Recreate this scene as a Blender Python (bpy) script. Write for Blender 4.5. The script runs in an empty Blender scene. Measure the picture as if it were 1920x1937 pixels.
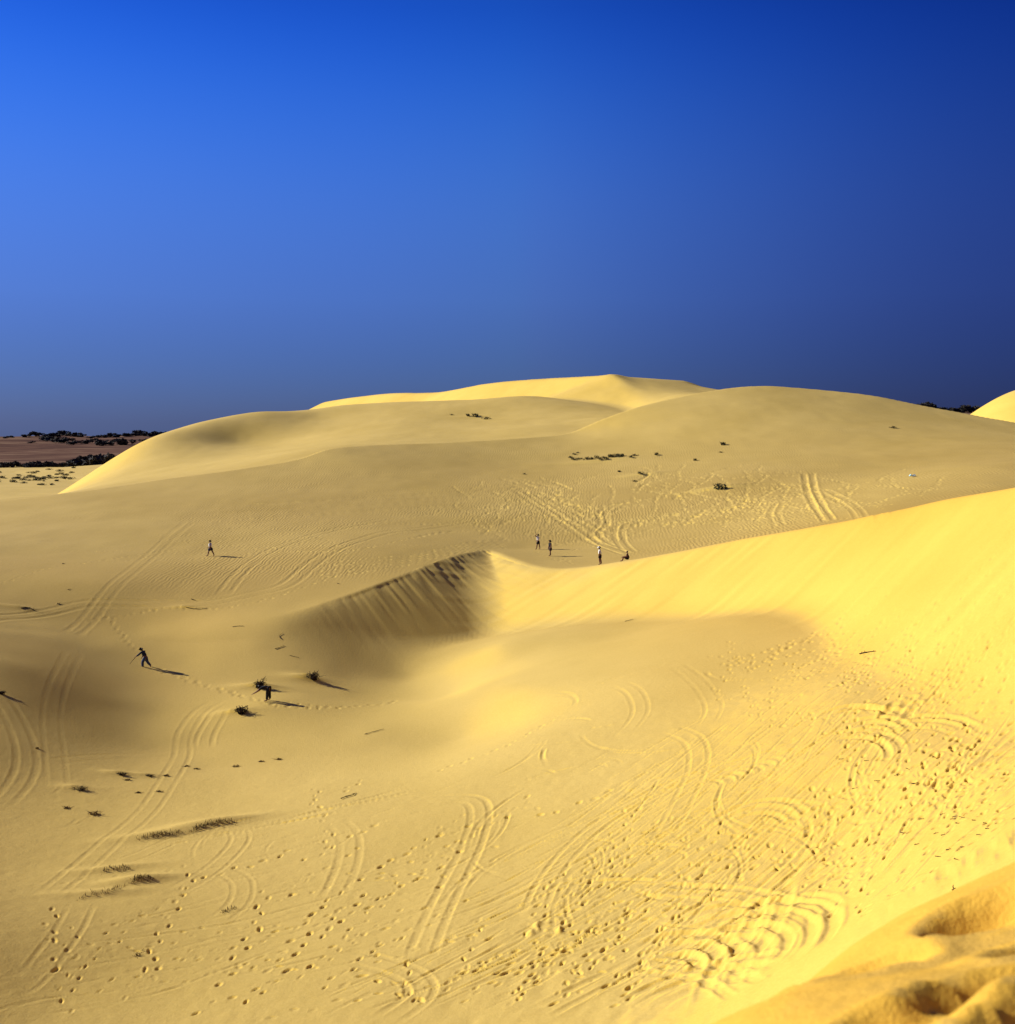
import bpy, bmesh, math, random
import numpy as np
from mathutils import Vector, Matrix

random.seed(7)
rng = np.random.default_rng(7)
scene = bpy.context.scene
col = scene.collection

# ------------------------------------------------------------------ camera
F, VH, W, H = 2100.0, 800.0, 1920.0, 1937.0      # focal length, horizon row, picture size (photograph pixels)
cam_d = bpy.data.cameras.new('camera')
cam = bpy.data.objects.new('camera', cam_d)
col.objects.link(cam)
cam.location = (0, 0, 0)
cam.rotation_euler = (math.radians(90), 0, 0)
cam_d.sensor_fit = 'VERTICAL'
cam_d.sensor_height = 36.0
cam_d.lens = 36.0 * F / H
cam_d.shift_y = (VH - H / 2) / H
cam_d.dof.use_dof = True                          # focused on the walkers; the sand at the camera's feet is soft
cam_d.dof.focus_distance = 90.0
cam_d.dof.aperture_fstop = 2.6
cam_d.clip_start = 0.1
cam_d.clip_end = 20000
scene.camera = cam

# ------------------------------------------------------------------ sky, sun, exposure
EXPO = 0.57
SUN_EL, SUN_BEHIND = 24.5, -16.0                    # degrees; the sun stands to the left, a little ahead of the camera
world = bpy.data.worlds.new('World')
scene.world = world
world.use_nodes = True
nt = world.node_tree
nt.nodes.clear()
wo = nt.nodes.new('ShaderNodeOutputWorld')
bg = nt.nodes.new('ShaderNodeBackground')
sky = nt.nodes.new('ShaderNodeTexSky')
sky.sky_type = 'NISHITA'
sky.sun_disc = False
sky.sun_elevation = math.radians(SUN_EL)
sky.sun_rotation = math.radians(-90 - SUN_BEHIND)
sky.altitude = 300
sky.air_density = 1.0
sky.dust_density = 0.3
sky.ozone_density = 3.0
tc = nt.nodes.new('ShaderNodeTexCoord')
sep = nt.nodes.new('ShaderNodeSeparateXYZ')
ramp = nt.nodes.new('ShaderNodeValToRGB')
mixc = nt.nodes.new('ShaderNodeMix'); mixc.data_type = 'RGBA'; mixc.blend_type = 'MULTIPLY'
mixc.inputs['Factor'].default_value = 1.0
nt.links.new(tc.outputs['Generated'], sep.inputs[0])
nt.links.new(sep.outputs['Z'], ramp.inputs['Fac'])
# deep slide-film blue: the low haze is thinned and cooled by height above the horizon
cr = ramp.color_ramp; cr.interpolation = 'B_SPLINE'
K_ = 2 ** -EXPO
SKYR = [(0.0, (0.12, 0.185, 0.60)), (0.057, (0.150, 0.245, 0.70)), (0.11, (0.225, 0.335, 0.86)), (0.197, (0.285, 0.51, 1.22)), (0.279, (0.165, 0.51, 1.47)),
        (0.35, (0.063, 0.36, 1.42)), (0.55, (0.045, 0.20, 0.95)), (1.0, (0.04, 0.13, 0.62))]
while len(cr.elements) < len(SKYR):
    cr.elements.new(0.5)
for e, (p, c) in zip(cr.elements, SKYR):
    e.position = p; e.color = (*[k * K_ for k in c], 1)
nt.links.new(sky.outputs[0], mixc.inputs['A'])
nt.links.new(ramp.outputs[0], mixc.inputs['B'])
# brighter towards the sun on the left, deeper away from it
mr = nt.nodes.new('ShaderNodeMapRange'); mr.inputs['From Min'].default_value = -0.8; mr.inputs['From Max'].default_value = 0.8
nt.links.new(sep.outputs['X'], mr.inputs['Value'])
ramp2 = nt.nodes.new('ShaderNodeValToRGB'); cr2 = ramp2.color_ramp; cr2.interpolation = 'B_SPLINE'
SIDE = [(0.0, (2.3, 1.65, 1.08)), (0.25, (1.85, 1.46, 1.04)), (0.5, (1.0, 1.0, 1.0)), (0.64, (0.62, 0.60, 0.72)), (0.76, (0.33, 0.32, 0.46)), (1.0, (0.28, 0.27, 0.40))]
while len(cr2.elements) < len(SIDE):
    cr2.elements.new(0.5)
for e, (p, c) in zip(cr2.elements, SIDE):
    e.position = p; e.color = (*c, 1)
nt.links.new(mr.outputs[0], ramp2.inputs['Fac'])
mix2 = nt.nodes.new('ShaderNodeMix'); mix2.data_type = 'RGBA'; mix2.blend_type = 'MULTIPLY'
mix2.inputs['Factor'].default_value = 1.0
nt.links.new(mixc.outputs['Result'], mix2.inputs['A']); nt.links.new(ramp2.outputs[0], mix2.inputs['B'])
nt.links.new(mix2.outputs['Result'], bg.inputs['Color'])
bg.inputs['Strength'].default_value = 0.10
nt.links.new(bg.outputs[0], wo.inputs[0])

sun_d = bpy.data.lights.new('sun', 'SUN')
sun = bpy.data.objects.new('sun', sun_d)
col.objects.link(sun)
e_, b_ = math.radians(SUN_EL), math.radians(SUN_BEHIND)
SUNV = Vector((-math.cos(b_) * math.cos(e_), -math.sin(b_) * math.cos(e_), math.sin(e_)))
sun.rotation_euler = SUNV.to_track_quat('Z', 'Y').to_euler()
sun_d.energy = 5.0
sun_d.angle = math.radians(0.5)
sun_d.color = (1.0, 0.955, 0.82)
scene.view_settings.view_transform = 'Standard'
scene.view_settings.look = 'None'
scene.view_settings.exposure = EXPO
scene.view_settings.gamma = 1.0

# ------------------------------------------------------------------ dune surface (height field over the ground plane)
def P(u, v, y):                                   # picture row/column seen at a distance -> metres
    return ((u - 960) * y / F, y, -(v - VH) * y / F)

class TPS:                                        # smooth thin-plate surface through survey points
    def __init__(self, pts, reg=0.0):
        p = np.array(pts, float)
        self.c = p[:, :2].mean(0); self.s = 50.0
        q = (p[:, :2] - self.c) / self.s
        n = len(q)
        A = np.zeros((n + 3, n + 3))
        A[:n, :n] = self.k(q[:, None] - q[None]) + reg * np.eye(n)
        A[:n, n] = 1; A[:n, n + 1:] = q
        A[n, :n] = 1; A[n + 1:, :n] = q.T
        b = np.zeros(n + 3); b[:n] = p[:, 2]
        self.w = np.linalg.solve(A, b); self.q = q
    @staticmethod
    def k(d):
        r2 = (d ** 2).sum(-1)
        return 0.5 * r2 * np.log(r2 + 1e-12)
    def __call__(self, x, y):
        qx = (np.asarray(x, float) - self.c[0]) / self.s; qy = (np.asarray(y, float) - self.c[1]) / self.s
        n = len(self.q)
        z = self.w[n] + self.w[n + 1] * qx + self.w[n + 2] * qy
        for i in range(n):
            r2 = (qx - self.q[i, 0]) ** 2 + (qy - self.q[i, 1]) ** 2
            z = z + self.w[i] * 0.5 * r2 * np.log(r2 + 1e-12)
        return z

def smax(a, b, k):
    h = np.clip(0.5 + 0.5 * (a - b) / k, 0, 1)
    return b * (1 - h) + a * h + k * h * (1 - h)
def smin(a, b, k):
    return -smax(-a, -b, k)
def sstep(a, b, x):
    t = np.clip((x - a) / (b - a), 0, 1)
    return t * t * (3 - 2 * t)

def catmull(pts, step):
    p = np.array(pts, float)
    p = np.vstack([2 * p[0] - p[1], p, 2 * p[-1] - p[-2]])
    out = []
    for i in range(1, len(p) - 2):
        n = max(2, int(np.linalg.norm((p[i + 1] - p[i])[:2]) / step))
        t = np.linspace(0, 1, n, endpoint=False)[:, None]
        out.append(0.5 * (2 * p[i] + (p[i + 1] - p[i - 1]) * t + (2 * p[i - 1] - 5 * p[i] + 4 * p[i + 1] - p[i + 2]) * t ** 2
                          + (3 * p[i] - p[i - 1] - 3 * p[i + 1] + p[i + 2]) * t ** 3))
    out.append(p[-2:-1])
    return np.vstack(out)

class Ridge:
    """a crest line, single-valued along its own axis: signed distance (positive to the right of the axis) and values along it"""
    def __init__(self, rows, axis, smooth=2.0):
        a = np.array([P(*r[:3]) + tuple(r[3:]) for r in rows], float)
        c = catmull(a, 0.5)
        ax = np.array(axis, float); ax /= np.hypot(*ax)
        self.ax = ax; self.nx = np.array([ax[1], -ax[0]])
        p = c[:, :2] @ ax; q = c[:, :2] @ self.nx
        o = np.argsort(p); p, q, v = p[o], q[o], c[o, 2:]
        self.p = np.arange(p[0], p[-1], 0.5)
        g = np.exp(-0.5 * (np.arange(-12, 13) * 0.5 / max(smooth, .1)) ** 2); g /= g.sum()
        sm = lambda w: np.convolve(np.pad(np.interp(self.p, p, w), 12, mode='reflect', reflect_type='odd'), g, 'valid')
        self.q = sm(q); self.v = [sm(v[:, k]) for k in range(v.shape[1])]
        self.cos = 1 / np.sqrt(1 + np.gradient(self.q, 0.5) ** 2)
    def __call__(self, x, y):
        p = x * self.ax[0] + y * self.ax[1]; q = x * self.nx[0] + y * self.nx[1]
        f = lambda w: np.interp(p, self.p, w)
        q0 = f(self.q)
        lo, hi = p < self.p[0], p > self.p[-1]
        s0 = (self.q[4] - self.q[0]) / 2; s1 = (self.q[-1] - self.q[-5]) / 2
        q0 = q0 + np.where(lo, (p - self.p[0]) * s0, 0) + np.where(hi, (p - self.p[-1]) * s1, 0)
        return (q - q0) * f(self.cos), [f(w) for w in self.v]

# plateau and the broad windward flank of the middle dune
PLAT = [P(*a) for a in [
    (905,1042,124),(780,1080,112),(700,1110,106),(610,1140,101),(500,1165,96.5),(400,1180,95.5),(275,1195,95),(100,1193,90),(0,1185,86),(-250,1155,80),
    (395,1052,120),(0,1052,118),(-250,1040,116),(1037,1050,122),(1015,1038,128),(200,1110,104),(0,1120,100),(700,1040,121),
    (0,947,168),(130,932,172),(300,908,180),(450,888,187),(570,868,195),(610,852,200),(700,843,207),(850,837,215),(1000,828,222),(1080,818,228),
    (1130,797,232),(1200,772,236),(1300,748,242),(1425,730,250),(1500,733,250),(1650,748,245),(1750,768,238),(1840,785,232),(1920,800,225),(2200,840,205),
    (-300,980,160),(395,990,142),(700,950,158),(1000,950,160),(1000,880,195),(1400,980,134),(1400,900,165),(1400,810,212),(1700,960,118),(1700,890,155),(1700,830,195),
    (1920,880,140),(1920,840,180),(2200,900,130)]]
# floor of the basin in front of the camera
FLOOR = [P(*a) for a in [
    (0,1240,74),(275,1259,87.3),(400,1240,90.5),(500,1220,94),(600,1200,98),(600,1265,88),(700,1220,96),(790,1210,106),(835,1215,105),(780,1285,90),(950,1220,90.5),(900,1300,78.2),(700,1330,81),(840,1320,81),(507,1325,76.5),
    (400,1300,81.5),(0,1300,68.5),(300,1350,75),(0,1400,60.8),(150,1290,76),(150,1400,64.6),(300,1420,67),(-300,1300,66),(-300,1400,56.5),(-300,1700,38),
    (700,1400,68.5),(870,1400,67.6),(1000,1300,71.5),(1100,1250,77),(1200,1200,85.5),(1200,1300,65),(1400,1300,60.5),(1600,1300,51.8),(1000,1400,60),(1200,1400,55.5),(1350,1400,52),(1500,1400,48),
    (1100,1180,97),(1230,1175,91.3),(1384,1173,79),(1700,1232,57),(1800,1270,50.5),(1850,1305,46.5),(1920,1345,43),(1600,1210,65.5),(1850,1550,33.3),(1700,1450,41.3),
    (600,1500,56),(300,1500,57),(0,1500,54.8),(1000,1600,46),(700,1600,48.2),(1300,1600,42.2),(1600,1600,38.2),(300,1650,46),(0,1650,45.2),
    (1300,1900,31.3),(1000,1900,33.5),(600,1900,34.8),(100,1900,35.2),(1560,1780,30.8),(1900,1640,25)]]
FLOOR += [(-10, 120, -21.5), (-20, 108, -21), (-32, 106, -21), (-48, 102, -18.5), (0, 20, -17), (-20, 15, -18.5), (12, 110, -17), (30, 95, -14), (40, 62, -9), (25, 15, -6)]
t_plat, t_floor = TPS(PLAT, 4e-4), TPS(FLOOR, 2.5e-3)

# the far dunes behind the middle one
FAR = [P(*a) for a in [
    (150,920,248),(200,886,262),(250,851,270),(310,821,278),(400,796,292),(500,779,305),(645,767,322),
    (200,908,238),(300,905,214),(300,880,245),(300,850,264),(450,884,214),(450,862,250),(450,836,280),(600,850,226),(600,835,262),(600,813,287),(600,789,305),
    (750,836,235),(750,806,275),(750,780,300),(750,762,318),(900,828,245),(900,792,285),(900,756,318),(1000,749,318),(1050,768,295),(1085,790,272),(1000,812,252),(1100,808,252),(1150,795,257)]]
FAR += [(-60, 580, -20), (60, 580, -20), (-200, 450, -20), (200, 450, -20), (-105, 240, -19), (-112, 262, -20), (-117, 285, -20), (-119, 312, -20), (-88, 350, -12), (-50, 358, -2), (-130, 330, -20), (-140, 200, -19),
        (-60, 430, -6), (20, 430, -4), (80, 400, -8), (130, 330, -15), (-10, 358, 3.5), (14, 348, 2.0), (80, 260, -5), (140, 240, -12)]
t_far = TPS(FAR, 1.6e-3)

# rims: the lip of the slip face (with slope and rounding) and the crest of the right-hand ridge
LIP = Ridge([(-420,1140,76,.28,5),(0,1185,86,.30,5),(100,1193,90,.32,5),(275,1195,95,.36,4),(400,1180,95.5,.38,3.5),(500,1165,96.5,.41,2.5),(610,1140,101,.45,1.0),
             (700,1110,106,.46,.45),(780,1080,112,.46,.4),(850,1057,119,.45,.4),(905,1042,124,.42,.4),(925,1041,126,.38,.6)], (.80, .60))
RID = Ridge([(925,1041,126),(960,1050,121),(1010,1068,114.5),(1070,1076,110.5),(1200,1058,106),(1400,1020,98),(1600,985,87),(1800,942,75),(1920,922,67),(2200,880,52),(2700,820,40)], (.48, -.88))
DCR = Ridge([(-900,1010,150),(-300,980,160),(0,947,168),(130,932,172),(300,908,180),(450,888,187),(570,868,195),(610,852,200),(700,843,207),(850,837,215),(1000,828,222),(1080,818,228),
             (1130,797,232),(1200,772,236),(1300,748,242),(1425,730,250),(1500,733,250),(1650,748,245),(1750,768,238),(1840,785,232),(1920,800,225),(2200,840,205),(2900,900,190)], (1, 0))
FCR = Ridge([(560,770,560),(640,756,510),(690,749,475),(740,744,452),(830,742,420),(920,726,388),(1000,718,365),(1090,713,345),(1160,709,330)], (.53, -.85), 0.8)
JCR = Ridge([(1150,709,340),(1160,710,331),(1190,724,320),(1250,740,303),(1330,738,277),(1425,731,254),(1500,740,240)], (.32, -.95), 0.8)

_zp = t_plat(*(np.outer(RID.ax, RID.p) + np.outer(RID.nx, RID.q)))
RID.v[0] = RID.v[0] - (RID.v[0][0] - _zp[0]) * np.exp(-(RID.p - RID.p[0]) / 5.0)
RID.v.append(_zp)
for _r in (LIP, DCR):
    _r.v[0] = t_plat(*(np.outer(_r.ax, _r.p) + np.outer(_r.nx, _r.q)))

KCR = Ridge([(1040,760,338),(1100,735,338),(1160,709,336),(1200,715,336),(1260,721,334),(1330,724,330),(1425,732,322),(1520,752,318),(1700,800,315)], (1, 0), 0.8)
def far_z(X, Y):
    z = t_far(X, Y)
    d, (zc,) = FCR(X, Y)
    zc = zc - 0.22 * np.maximum(X * FCR.ax[0] + Y * FCR.ax[1] - FCR.p[-1], 0)
    n = np.abs(d)
    z = smax(z, np.where(d > 0, zc - 0.55 * (np.sqrt(d * d + .5) - .7), zc - 0.05 * n - 0.3 * np.maximum(n - 30, 0)), 1.5)
    d, (zc,) = KCR(X, Y)
    zc = zc - 0.3 * np.maximum(30 - X, 0)
    z = smax(z, np.where(d > 0, zc - 0.33 * d, zc - 0.3 * np.abs(d)), 0.8)
    d, (zc,) = JCR(X, Y)
    n = np.abs(d)
    f = np.where(d > 0, zc - 0.40 * (np.sqrt(d * d + .5) - .7), zc - 0.06 * n - 0.3 * np.maximum(n - 25, 0))
    return smax(z, np.where(Y > 235, f, -30), 1.0)

# camera's own crest
NEAR = TPS([P(1920,1937,3.0),P(1640,1850,4.3),P(1920,1800,4.2),P(1360,1937,4.1),P(1600,1800,5.4),P(1760,1722,6.0),P(1920,1650,6.6),P(2300,1560,6.0),(0.5,2.0,-1.75),(2.2,1.0,-1.45),
            (-0.4,3.6,-2.9),(0.2,5.6,-4.3),(1.2,7.0,-4.7),(2.4,8.2,-4.9),(4.2,9.0,-4.8),(-1.5,2.0,-2.8)])

def base_z(x, y):
    z = np.full(x.shape, -20.0)
    # near basin + plateau
    m = y < 300
    X, Y = x[m], y[m]
    pl = t_plat(X, Y)
    dL, (zL, tL, rL) = LIP(X, Y)
    dB, (zB, zp) = RID(X, Y)
    bowl = (dL > 0) & (dB > 0)
    fl = t_floor(X, Y)
    fl = np.clip(fl, -21.5, 2)
    dl = np.maximum(dL, 0)
    rL = np.maximum(rL, .05)
    faceL = zL - tL * (np.sqrt(dl ** 2 + rL ** 2) - rL)
    faceB = zB - (0.42 + 0.18 * sstep(116, 100, Y) + 0.18 * sstep(105, 75, Y)) * (np.sqrt(np.maximum(dB, 0) ** 2 + .3) - .3 ** .5)
    front = smax(fl, faceL, 0.8 + 1.4 * np.clip(rL / 5, 0, 1))
    front = smax(front, faceB, (1.1 + 0.7 * sstep(95, 112, Y)) * sstep(-.5, 5, dB) + .05)
    # behind the right ridge: the plateau plus the ridge's own back
    back = pl + np.where(dB < 0, (zB - zp) * np.exp(-np.abs(dB) / 9.0), 0)
    zz = np.where(bowl, np.minimum(front, 50), back)
    # past the crest of the middle dune
    dD, (zD,) = DCR(X, Y)
    beh = (dD < 0) & (Y > 140)
    tf = far_z(X, Y) - 16 * sstep(60, 88, X) * sstep(345, 300, Y)
    rD = 2.0 + 12.0 * sstep(30, 60, X)
    drop = zD - 0.5 * (np.sqrt(dD ** 2 + rD ** 2) - rD)
    tf = smin(tf, zD - 1.0 + 0.10 * np.abs(dD) + 0.012 * np.maximum(np.abs(dD) - 4, 0) ** 2, 0.8)
    zz = np.where(beh, smax(drop, tf, 0.7), zz)
    z[m] = zz
    m2 = (y >= 300)
    z[m2] = far_z(x[m2], y[m2])
    # flatten to the plain
    r = np.hypot((x - 20) / 1.15, y)
    w = sstep(530, 620, r)
    w2 = sstep(95, 135, -x - 0.0 * y) * (y > 150)
    plain = -20.0 - 0.05 * np.maximum(y - 620, 0)
    far_ = (y > 180)
    z = np.where(far_, z * (1 - w) + plain * w, z)
    z = np.where(y > 160, np.maximum(z, plain), z)
    # the far dune at the right edge of the picture
    hx, hy, hz = P(1962, 731, 560)
    g = hz + 20 - 0.0
    rr = np.sqrt(((x - hx) / 66) ** 2 + ((y - hy) / 90) ** 2)
    dome = plain + g * (1 - sstep(0, 1.25, rr))
    z = np.where(y > 300, np.maximum(z, dome), z)
    # camera's dune
    m3 = y < 40
    zn = NEAR(x[m3], np.minimum(y[m3], 9.0)) - np.maximum(y[m3] - 9.0, 0) * 0.70
    zn = np.clip(zn, -40, -1.0)
    z[m3] = smax(z[m3], zn, 0.8)
    return z

APEX = 3.0
RES = 1
def rows_y():
    r = [np.linspace(1.0, 9, 110, endpoint=False), np.geomspace(9, 30, 50, endpoint=False), 1 / np.linspace(1 / 30, 1 / 92, 500, endpoint=False), np.linspace(92, 130, 165, endpoint=False),
         np.geomspace(130, 262, 190, endpoint=False), np.geomspace(262, 560, 160, endpoint=False), np.geomspace(560, 9000, 40)]
    return np.concatenate(r)
YR = rows_y()
inner = np.linspace(-0.475, 0.475, 1060)
outer = 0.475 + np.cumsum(np.geomspace(0.0012, 0.09, 55))
SC = np.concatenate([-outer[::-1], inner, outer])
if RES > 1: YR, SC = YR[::RES], SC[::RES]
NR, NC = len(YR), len(SC)
GX = SC[None, :] * (YR[:, None] + APEX)
GY = np.repeat(YR[:, None], NC, 1)
Z0 = base_z(GX, GY)
def soften(Z, x0, x1, y0, y1, e, sr, sc):
    """wind-rounding of a stretch of the far dunes"""
    r = np.nonzero((YR > y0 - 20) & (YR < y1 + 20))[0]; c = np.nonzero((SC * (y1 + APEX) > x0 - 25) & (SC * (y0 + APEX) < x1 + 25))[0]
    R_, C_ = slice(r[0], r[-1] + 1), slice(c[0], c[-1] + 1)
    B = Z[R_, C_].copy()
    for ax, s in ((0, max(1, sr // RES)), (1, max(1, sc // RES))):
        k = np.exp(-.5 * (np.arange(-3 * s, 3 * s + 1) / s) ** 2); k /= k.sum()
        P_ = np.pad(B, [(3 * s, 3 * s) if a == ax else (0, 0) for a in (0, 1)], mode='edge')
        B = sum(k[i] * (P_[i:i + B.shape[0]] if ax == 0 else P_[:, i:i + B.shape[1]]) for i in range(len(k)))
    X, Y = GX[R_, C_], GY[R_, C_]
    w = sstep(x0 - e, x0 + e, X) * sstep(x1 + e, x1 - e, X) * sstep(y0 - e, y0 + e, Y) * sstep(y1 + e, y1 - e, Y)
    Z[R_, C_] = Z[R_, C_] * (1 - w) + B * w
soften(Z0, 36, 80, 258, 345, 5, 6, 16)
soften(Z0, -75, -20, 74, 104, 3, 8, 20)

def zgrid(x, y, Z):
    """bilinear look-up on the sheet"""
    ri = np.interp(y, YR, np.arange(NR)); ci = np.interp(x / (y + APEX), SC, np.arange(NC))
    r0 = np.clip(ri.astype(int), 0, NR - 2); c0 = np.clip(ci.astype(int), 0, NC - 2)
    fr, fc = ri - r0, ci - c0
    return (Z[r0, c0] * (1 - fr) + Z[r0 + 1, c0] * fr) * (1 - fc) + (Z[r0, c0 + 1] * (1 - fr) + Z[r0 + 1, c0 + 1] * fr) * fc

def hit(u, v, ymin=10.0, ymax=2000.0, Z=None):
    """where the line of sight through a picture point meets the sand"""
    Z = Z0 if Z is None else Z
    rr = np.nonzero((YR >= ymin) & (YR <= ymax))[0]
    y = YR[rr]; x = (u - 960) / F * y
    zt = zgrid(x, y, Z); zr = -(v - VH) / F * y
    d = zr - zt
    k = np.nonzero(d <= 0)[0]
    if len(k) == 0: return None
    k = k[0]
    if k == 0: yy = y[0]
    else:
        t = d[k - 1] / (d[k - 1] - d[k] + 1e-12); yy = y[k - 1] + t * (y[k] - y[k - 1])
    xx = (u - 960) / F * yy
    return np.array([xx, yy, float(zgrid(np.array([xx]), np.array([yy]), Z)[0])])

# ------------------------------------------------------------------ relief of the sand: footprints, wheel ruts, slumps, drifts
DET = np.zeros((NR, NC))
DYR = np.gradient(YR)
DSC = np.gradient(SC)
CI = np.arange(NC)

def vnoise(x, y, scale, seed):
    """smooth value noise, -1..1"""
    t = np.random.default_rng(seed).uniform(-1, 1, (256, 256))
    a, b = x / scale, y / scale
    ia, ib = np.floor(a).astype(int), np.floor(b).astype(int)
    fa, fb = a - ia, b - ib
    fa, fb = fa * fa * (3 - 2 * fa), fb * fb * (3 - 2 * fb)
    g = lambda i, j: t[i & 255, j & 255]
    return (g(ia, ib) * (1 - fa) + g(ia + 1, ib) * fa) * (1 - fb) + (g(ia, ib + 1) * (1 - fa) + g(ia + 1, ib + 1) * fa) * fb

def window(x0, y0, R):
    r0, r1 = np.searchsorted(YR, (y0 - R, y0 + R))
    s = np.sort([(x0 - R) / (y0 + R + APEX), (x0 + R) / (y0 - R + APEX), (x0 - R) / (y0 - R + APEX), (x0 + R) / (y0 + R + APEX)])
    c0, c1 = np.searchsorted(SC, (s[0], s[-1]))
    return slice(max(r0 - 1, 0), r1 + 1), slice(max(c0 - 1, 0), c1 + 1)

def cell(x0, y0):
    r = min(max(int(np.searchsorted(YR, y0)), 1), NR - 2)
    return DYR[r], 0.95 / 1060 * (y0 + APEX)

def pit(x0, y0, head, length, width, depth, rim=0.4):
    dy, dx = cell(x0, y0)
    length = max(length, 0.9 * dy * abs(math.sin(head)) + 0.9 * dx * abs(math.cos(head))); width = max(width, 0.9 * dy * abs(math.cos(head)) + .9 * dx * abs(math.sin(head)))
    a_, b_2 = window(x0, y0, 2.2 * length)
    X, Y = GX[a_, b_2] - x0, GY[a_, b_2] - y0
    c, s = math.cos(head), math.sin(head)
    a = (X * c + Y * s) / length; b = (-X * s + Y * c) / width
    q = a * a + b * b
    DET[a_, b_2] += depth * (rim * np.exp(-((np.sqrt(q) - 1.35) / 0.4) ** 2) - np.exp(-(q * 1.1) ** 1.5))

def mound(x0, y0, head, length, width, height, p=1.0):
    a_, b_2 = window(x0, y0, 2.6 * length)
    X, Y = GX[a_, b_2] - x0, GY[a_, b_2] - y0
    c, s = math.cos(head), math.sin(head)
    q = ((X * c + Y * s) / length) ** 2 + ((-X * s + Y * c) / width) ** 2
    DET[a_, b_2] += height * np.exp(-q ** p)

def world(pts, step, ymin=10.0):
    """picture polyline -> smooth line on the sand"""
    w = [hit(u, v, ymin) for u, v in pts]
    w = [q for q in w if q is not None]
    if len(w) < 2: return None
    return catmull(np.array(w)[:, :2], step)

DIST = np.full((NR, NC), 9.0)
def rut(line, width, depth, berm=0.45, wob=0.35, seed=0):
    if line is None or len(line) < 2: return
    rs, cs = [], []
    for (x0, y0) in line:
        dy, dx = cell(x0, y0)
        R = max(3.2 * width, 1.6 * dy, 1.6 * dx)
        a_, b_2 = window(x0, y0, R)
        rs += [a_.start, a_.stop]; cs += [b_2.start, b_2.stop]
        d = np.hypot(GX[a_, b_2] - x0, GY[a_, b_2] - y0)
        np.minimum(DIST[a_, b_2], d, out=DIST[a_, b_2])
    A = slice(min(rs), max(rs)); B = slice(min(cs), max(cs))
    dd = DIST[A, B]; m = dd < 8
    x, y, d = GX[A, B][m], GY[A, B][m], dd[m]
    dyc = np.interp(y, YR, DYR); dxc = 0.95 / 1060 * (y + APEX)
    w = np.maximum(width, 0.9 * np.maximum(dxc, dyc * 0.75))
    amp = 1 + wob * vnoise(x, y, 0.45, seed) + wob * vnoise(x, y, 2.2, seed + 1)
    L_ = min(2.0, 0.25 * np.hypot(*np.diff(line, axis=0).T).sum())
    for e in (line[0], line[-1]): amp = amp * sstep(0, L_, np.hypot(x - e[0], y - e[1]))
    t = d / w
    sub = DET[A, B]; sub[m] += 0.32 * depth * amp * (berm * np.exp(-((t - 1.55) / 0.5) ** 2) - np.exp(-(t * 0.95) ** 4))
    dd[m] = 9.0

def offset(line, o):
    t = np.gradient(line, axis=0); t /= np.linalg.norm(t, axis=1)[:, None] + 1e-9
    return line + o * np.stack([-t[:, 1], t[:, 0]], 1)

def tracks(pts, gauge=0.9, width=0.13, depth=0.05, berm=0.5, seed=0, ymin=10.0):
    l = world(pts, 0.11, ymin)
    if l is None: return
    if len(l) > 12:
        k = np.ones(9) / 9
        l = np.stack([np.convolve(np.pad(l[:, i], 4, mode='edge'), k, 'valid') for i in (0, 1)], 1)
    for s in ((-1, 1) if gauge else (0,)):
        rut(offset(l, s * gauge / 2), width, depth, berm, seed=seed + s)

def walk(line, stride=0.68, spread=0.13, depth=0.07, size=1.0, jitter=0.05):
    if line is None or len(line) < 3: return
    seg = np.hypot(*np.diff(line, axis=0).T); L = np.concatenate([[0], np.cumsum(seg)])
    n = int(L[-1] / stride)
    for i in range(n):
        s = (i + 0.5 + rng.uniform(-.12, .12)) * stride
        x, y = np.interp(s, L, line[:, 0]), np.interp(s, L, line[:, 1])
        x2, y2 = np.interp(s + .3, L, line[:, 0]), np.interp(s + .3, L, line[:, 1])
        h = math.atan2(y2 - y, x2 - x) if s + .3 < L[-1] else 0.0
        o = spread * (1 if i % 2 else -1) + rng.normal(0, jitter)
        pit(x - math.sin(h) * o, y + math.cos(h) * o, h + rng.normal(0, .2), 0.125 * size * rng.uniform(.75, 1.25), 0.055 * size * rng.uniform(.85, 1.4), 0.37 * depth * rng.uniform(.3, 1.4), .2)

def footway(pts, **k):
    walk(world(pts, 0.3, k.pop('ymin', 10.0)), **k)

def in_poly(u, v, poly):
    c = False; n = len(poly)
    for i in range(n):
        (x1, y1), (x2, y2) = poly[i], poly[i - 1]
        if (y1 > v) != (y2 > v) and u < (x2 - x1) * (v - y1) / (y2 - y1) + x1: c = not c
    return c
def sample_poly(poly):
    us, vs = [p[0] for p in poly], [p[1] for p in poly]
    while True:
        u, v = rng.uniform(min(us), max(us)), rng.uniform(min(vs), max(vs))
        if in_poly(u, v, poly): return u, v

def stroll(poly, count, steps, head, hspread, **k):
    for _ in range(count):
        q = hit(*sample_poly(poly))
        if q is None: continue
        h = rng.normal(head, hspread); pts = [q[:2]]
        for _ in range(int(rng.integers(steps[0], steps[1]) * .7 / 1.4) + 2):
            h += rng.normal(0, .12); pts.append(pts[-1] + 1.4 * np.array([math.cos(h), math.sin(h)]))
        walk(catmull(pts, .3), **k)

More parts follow.
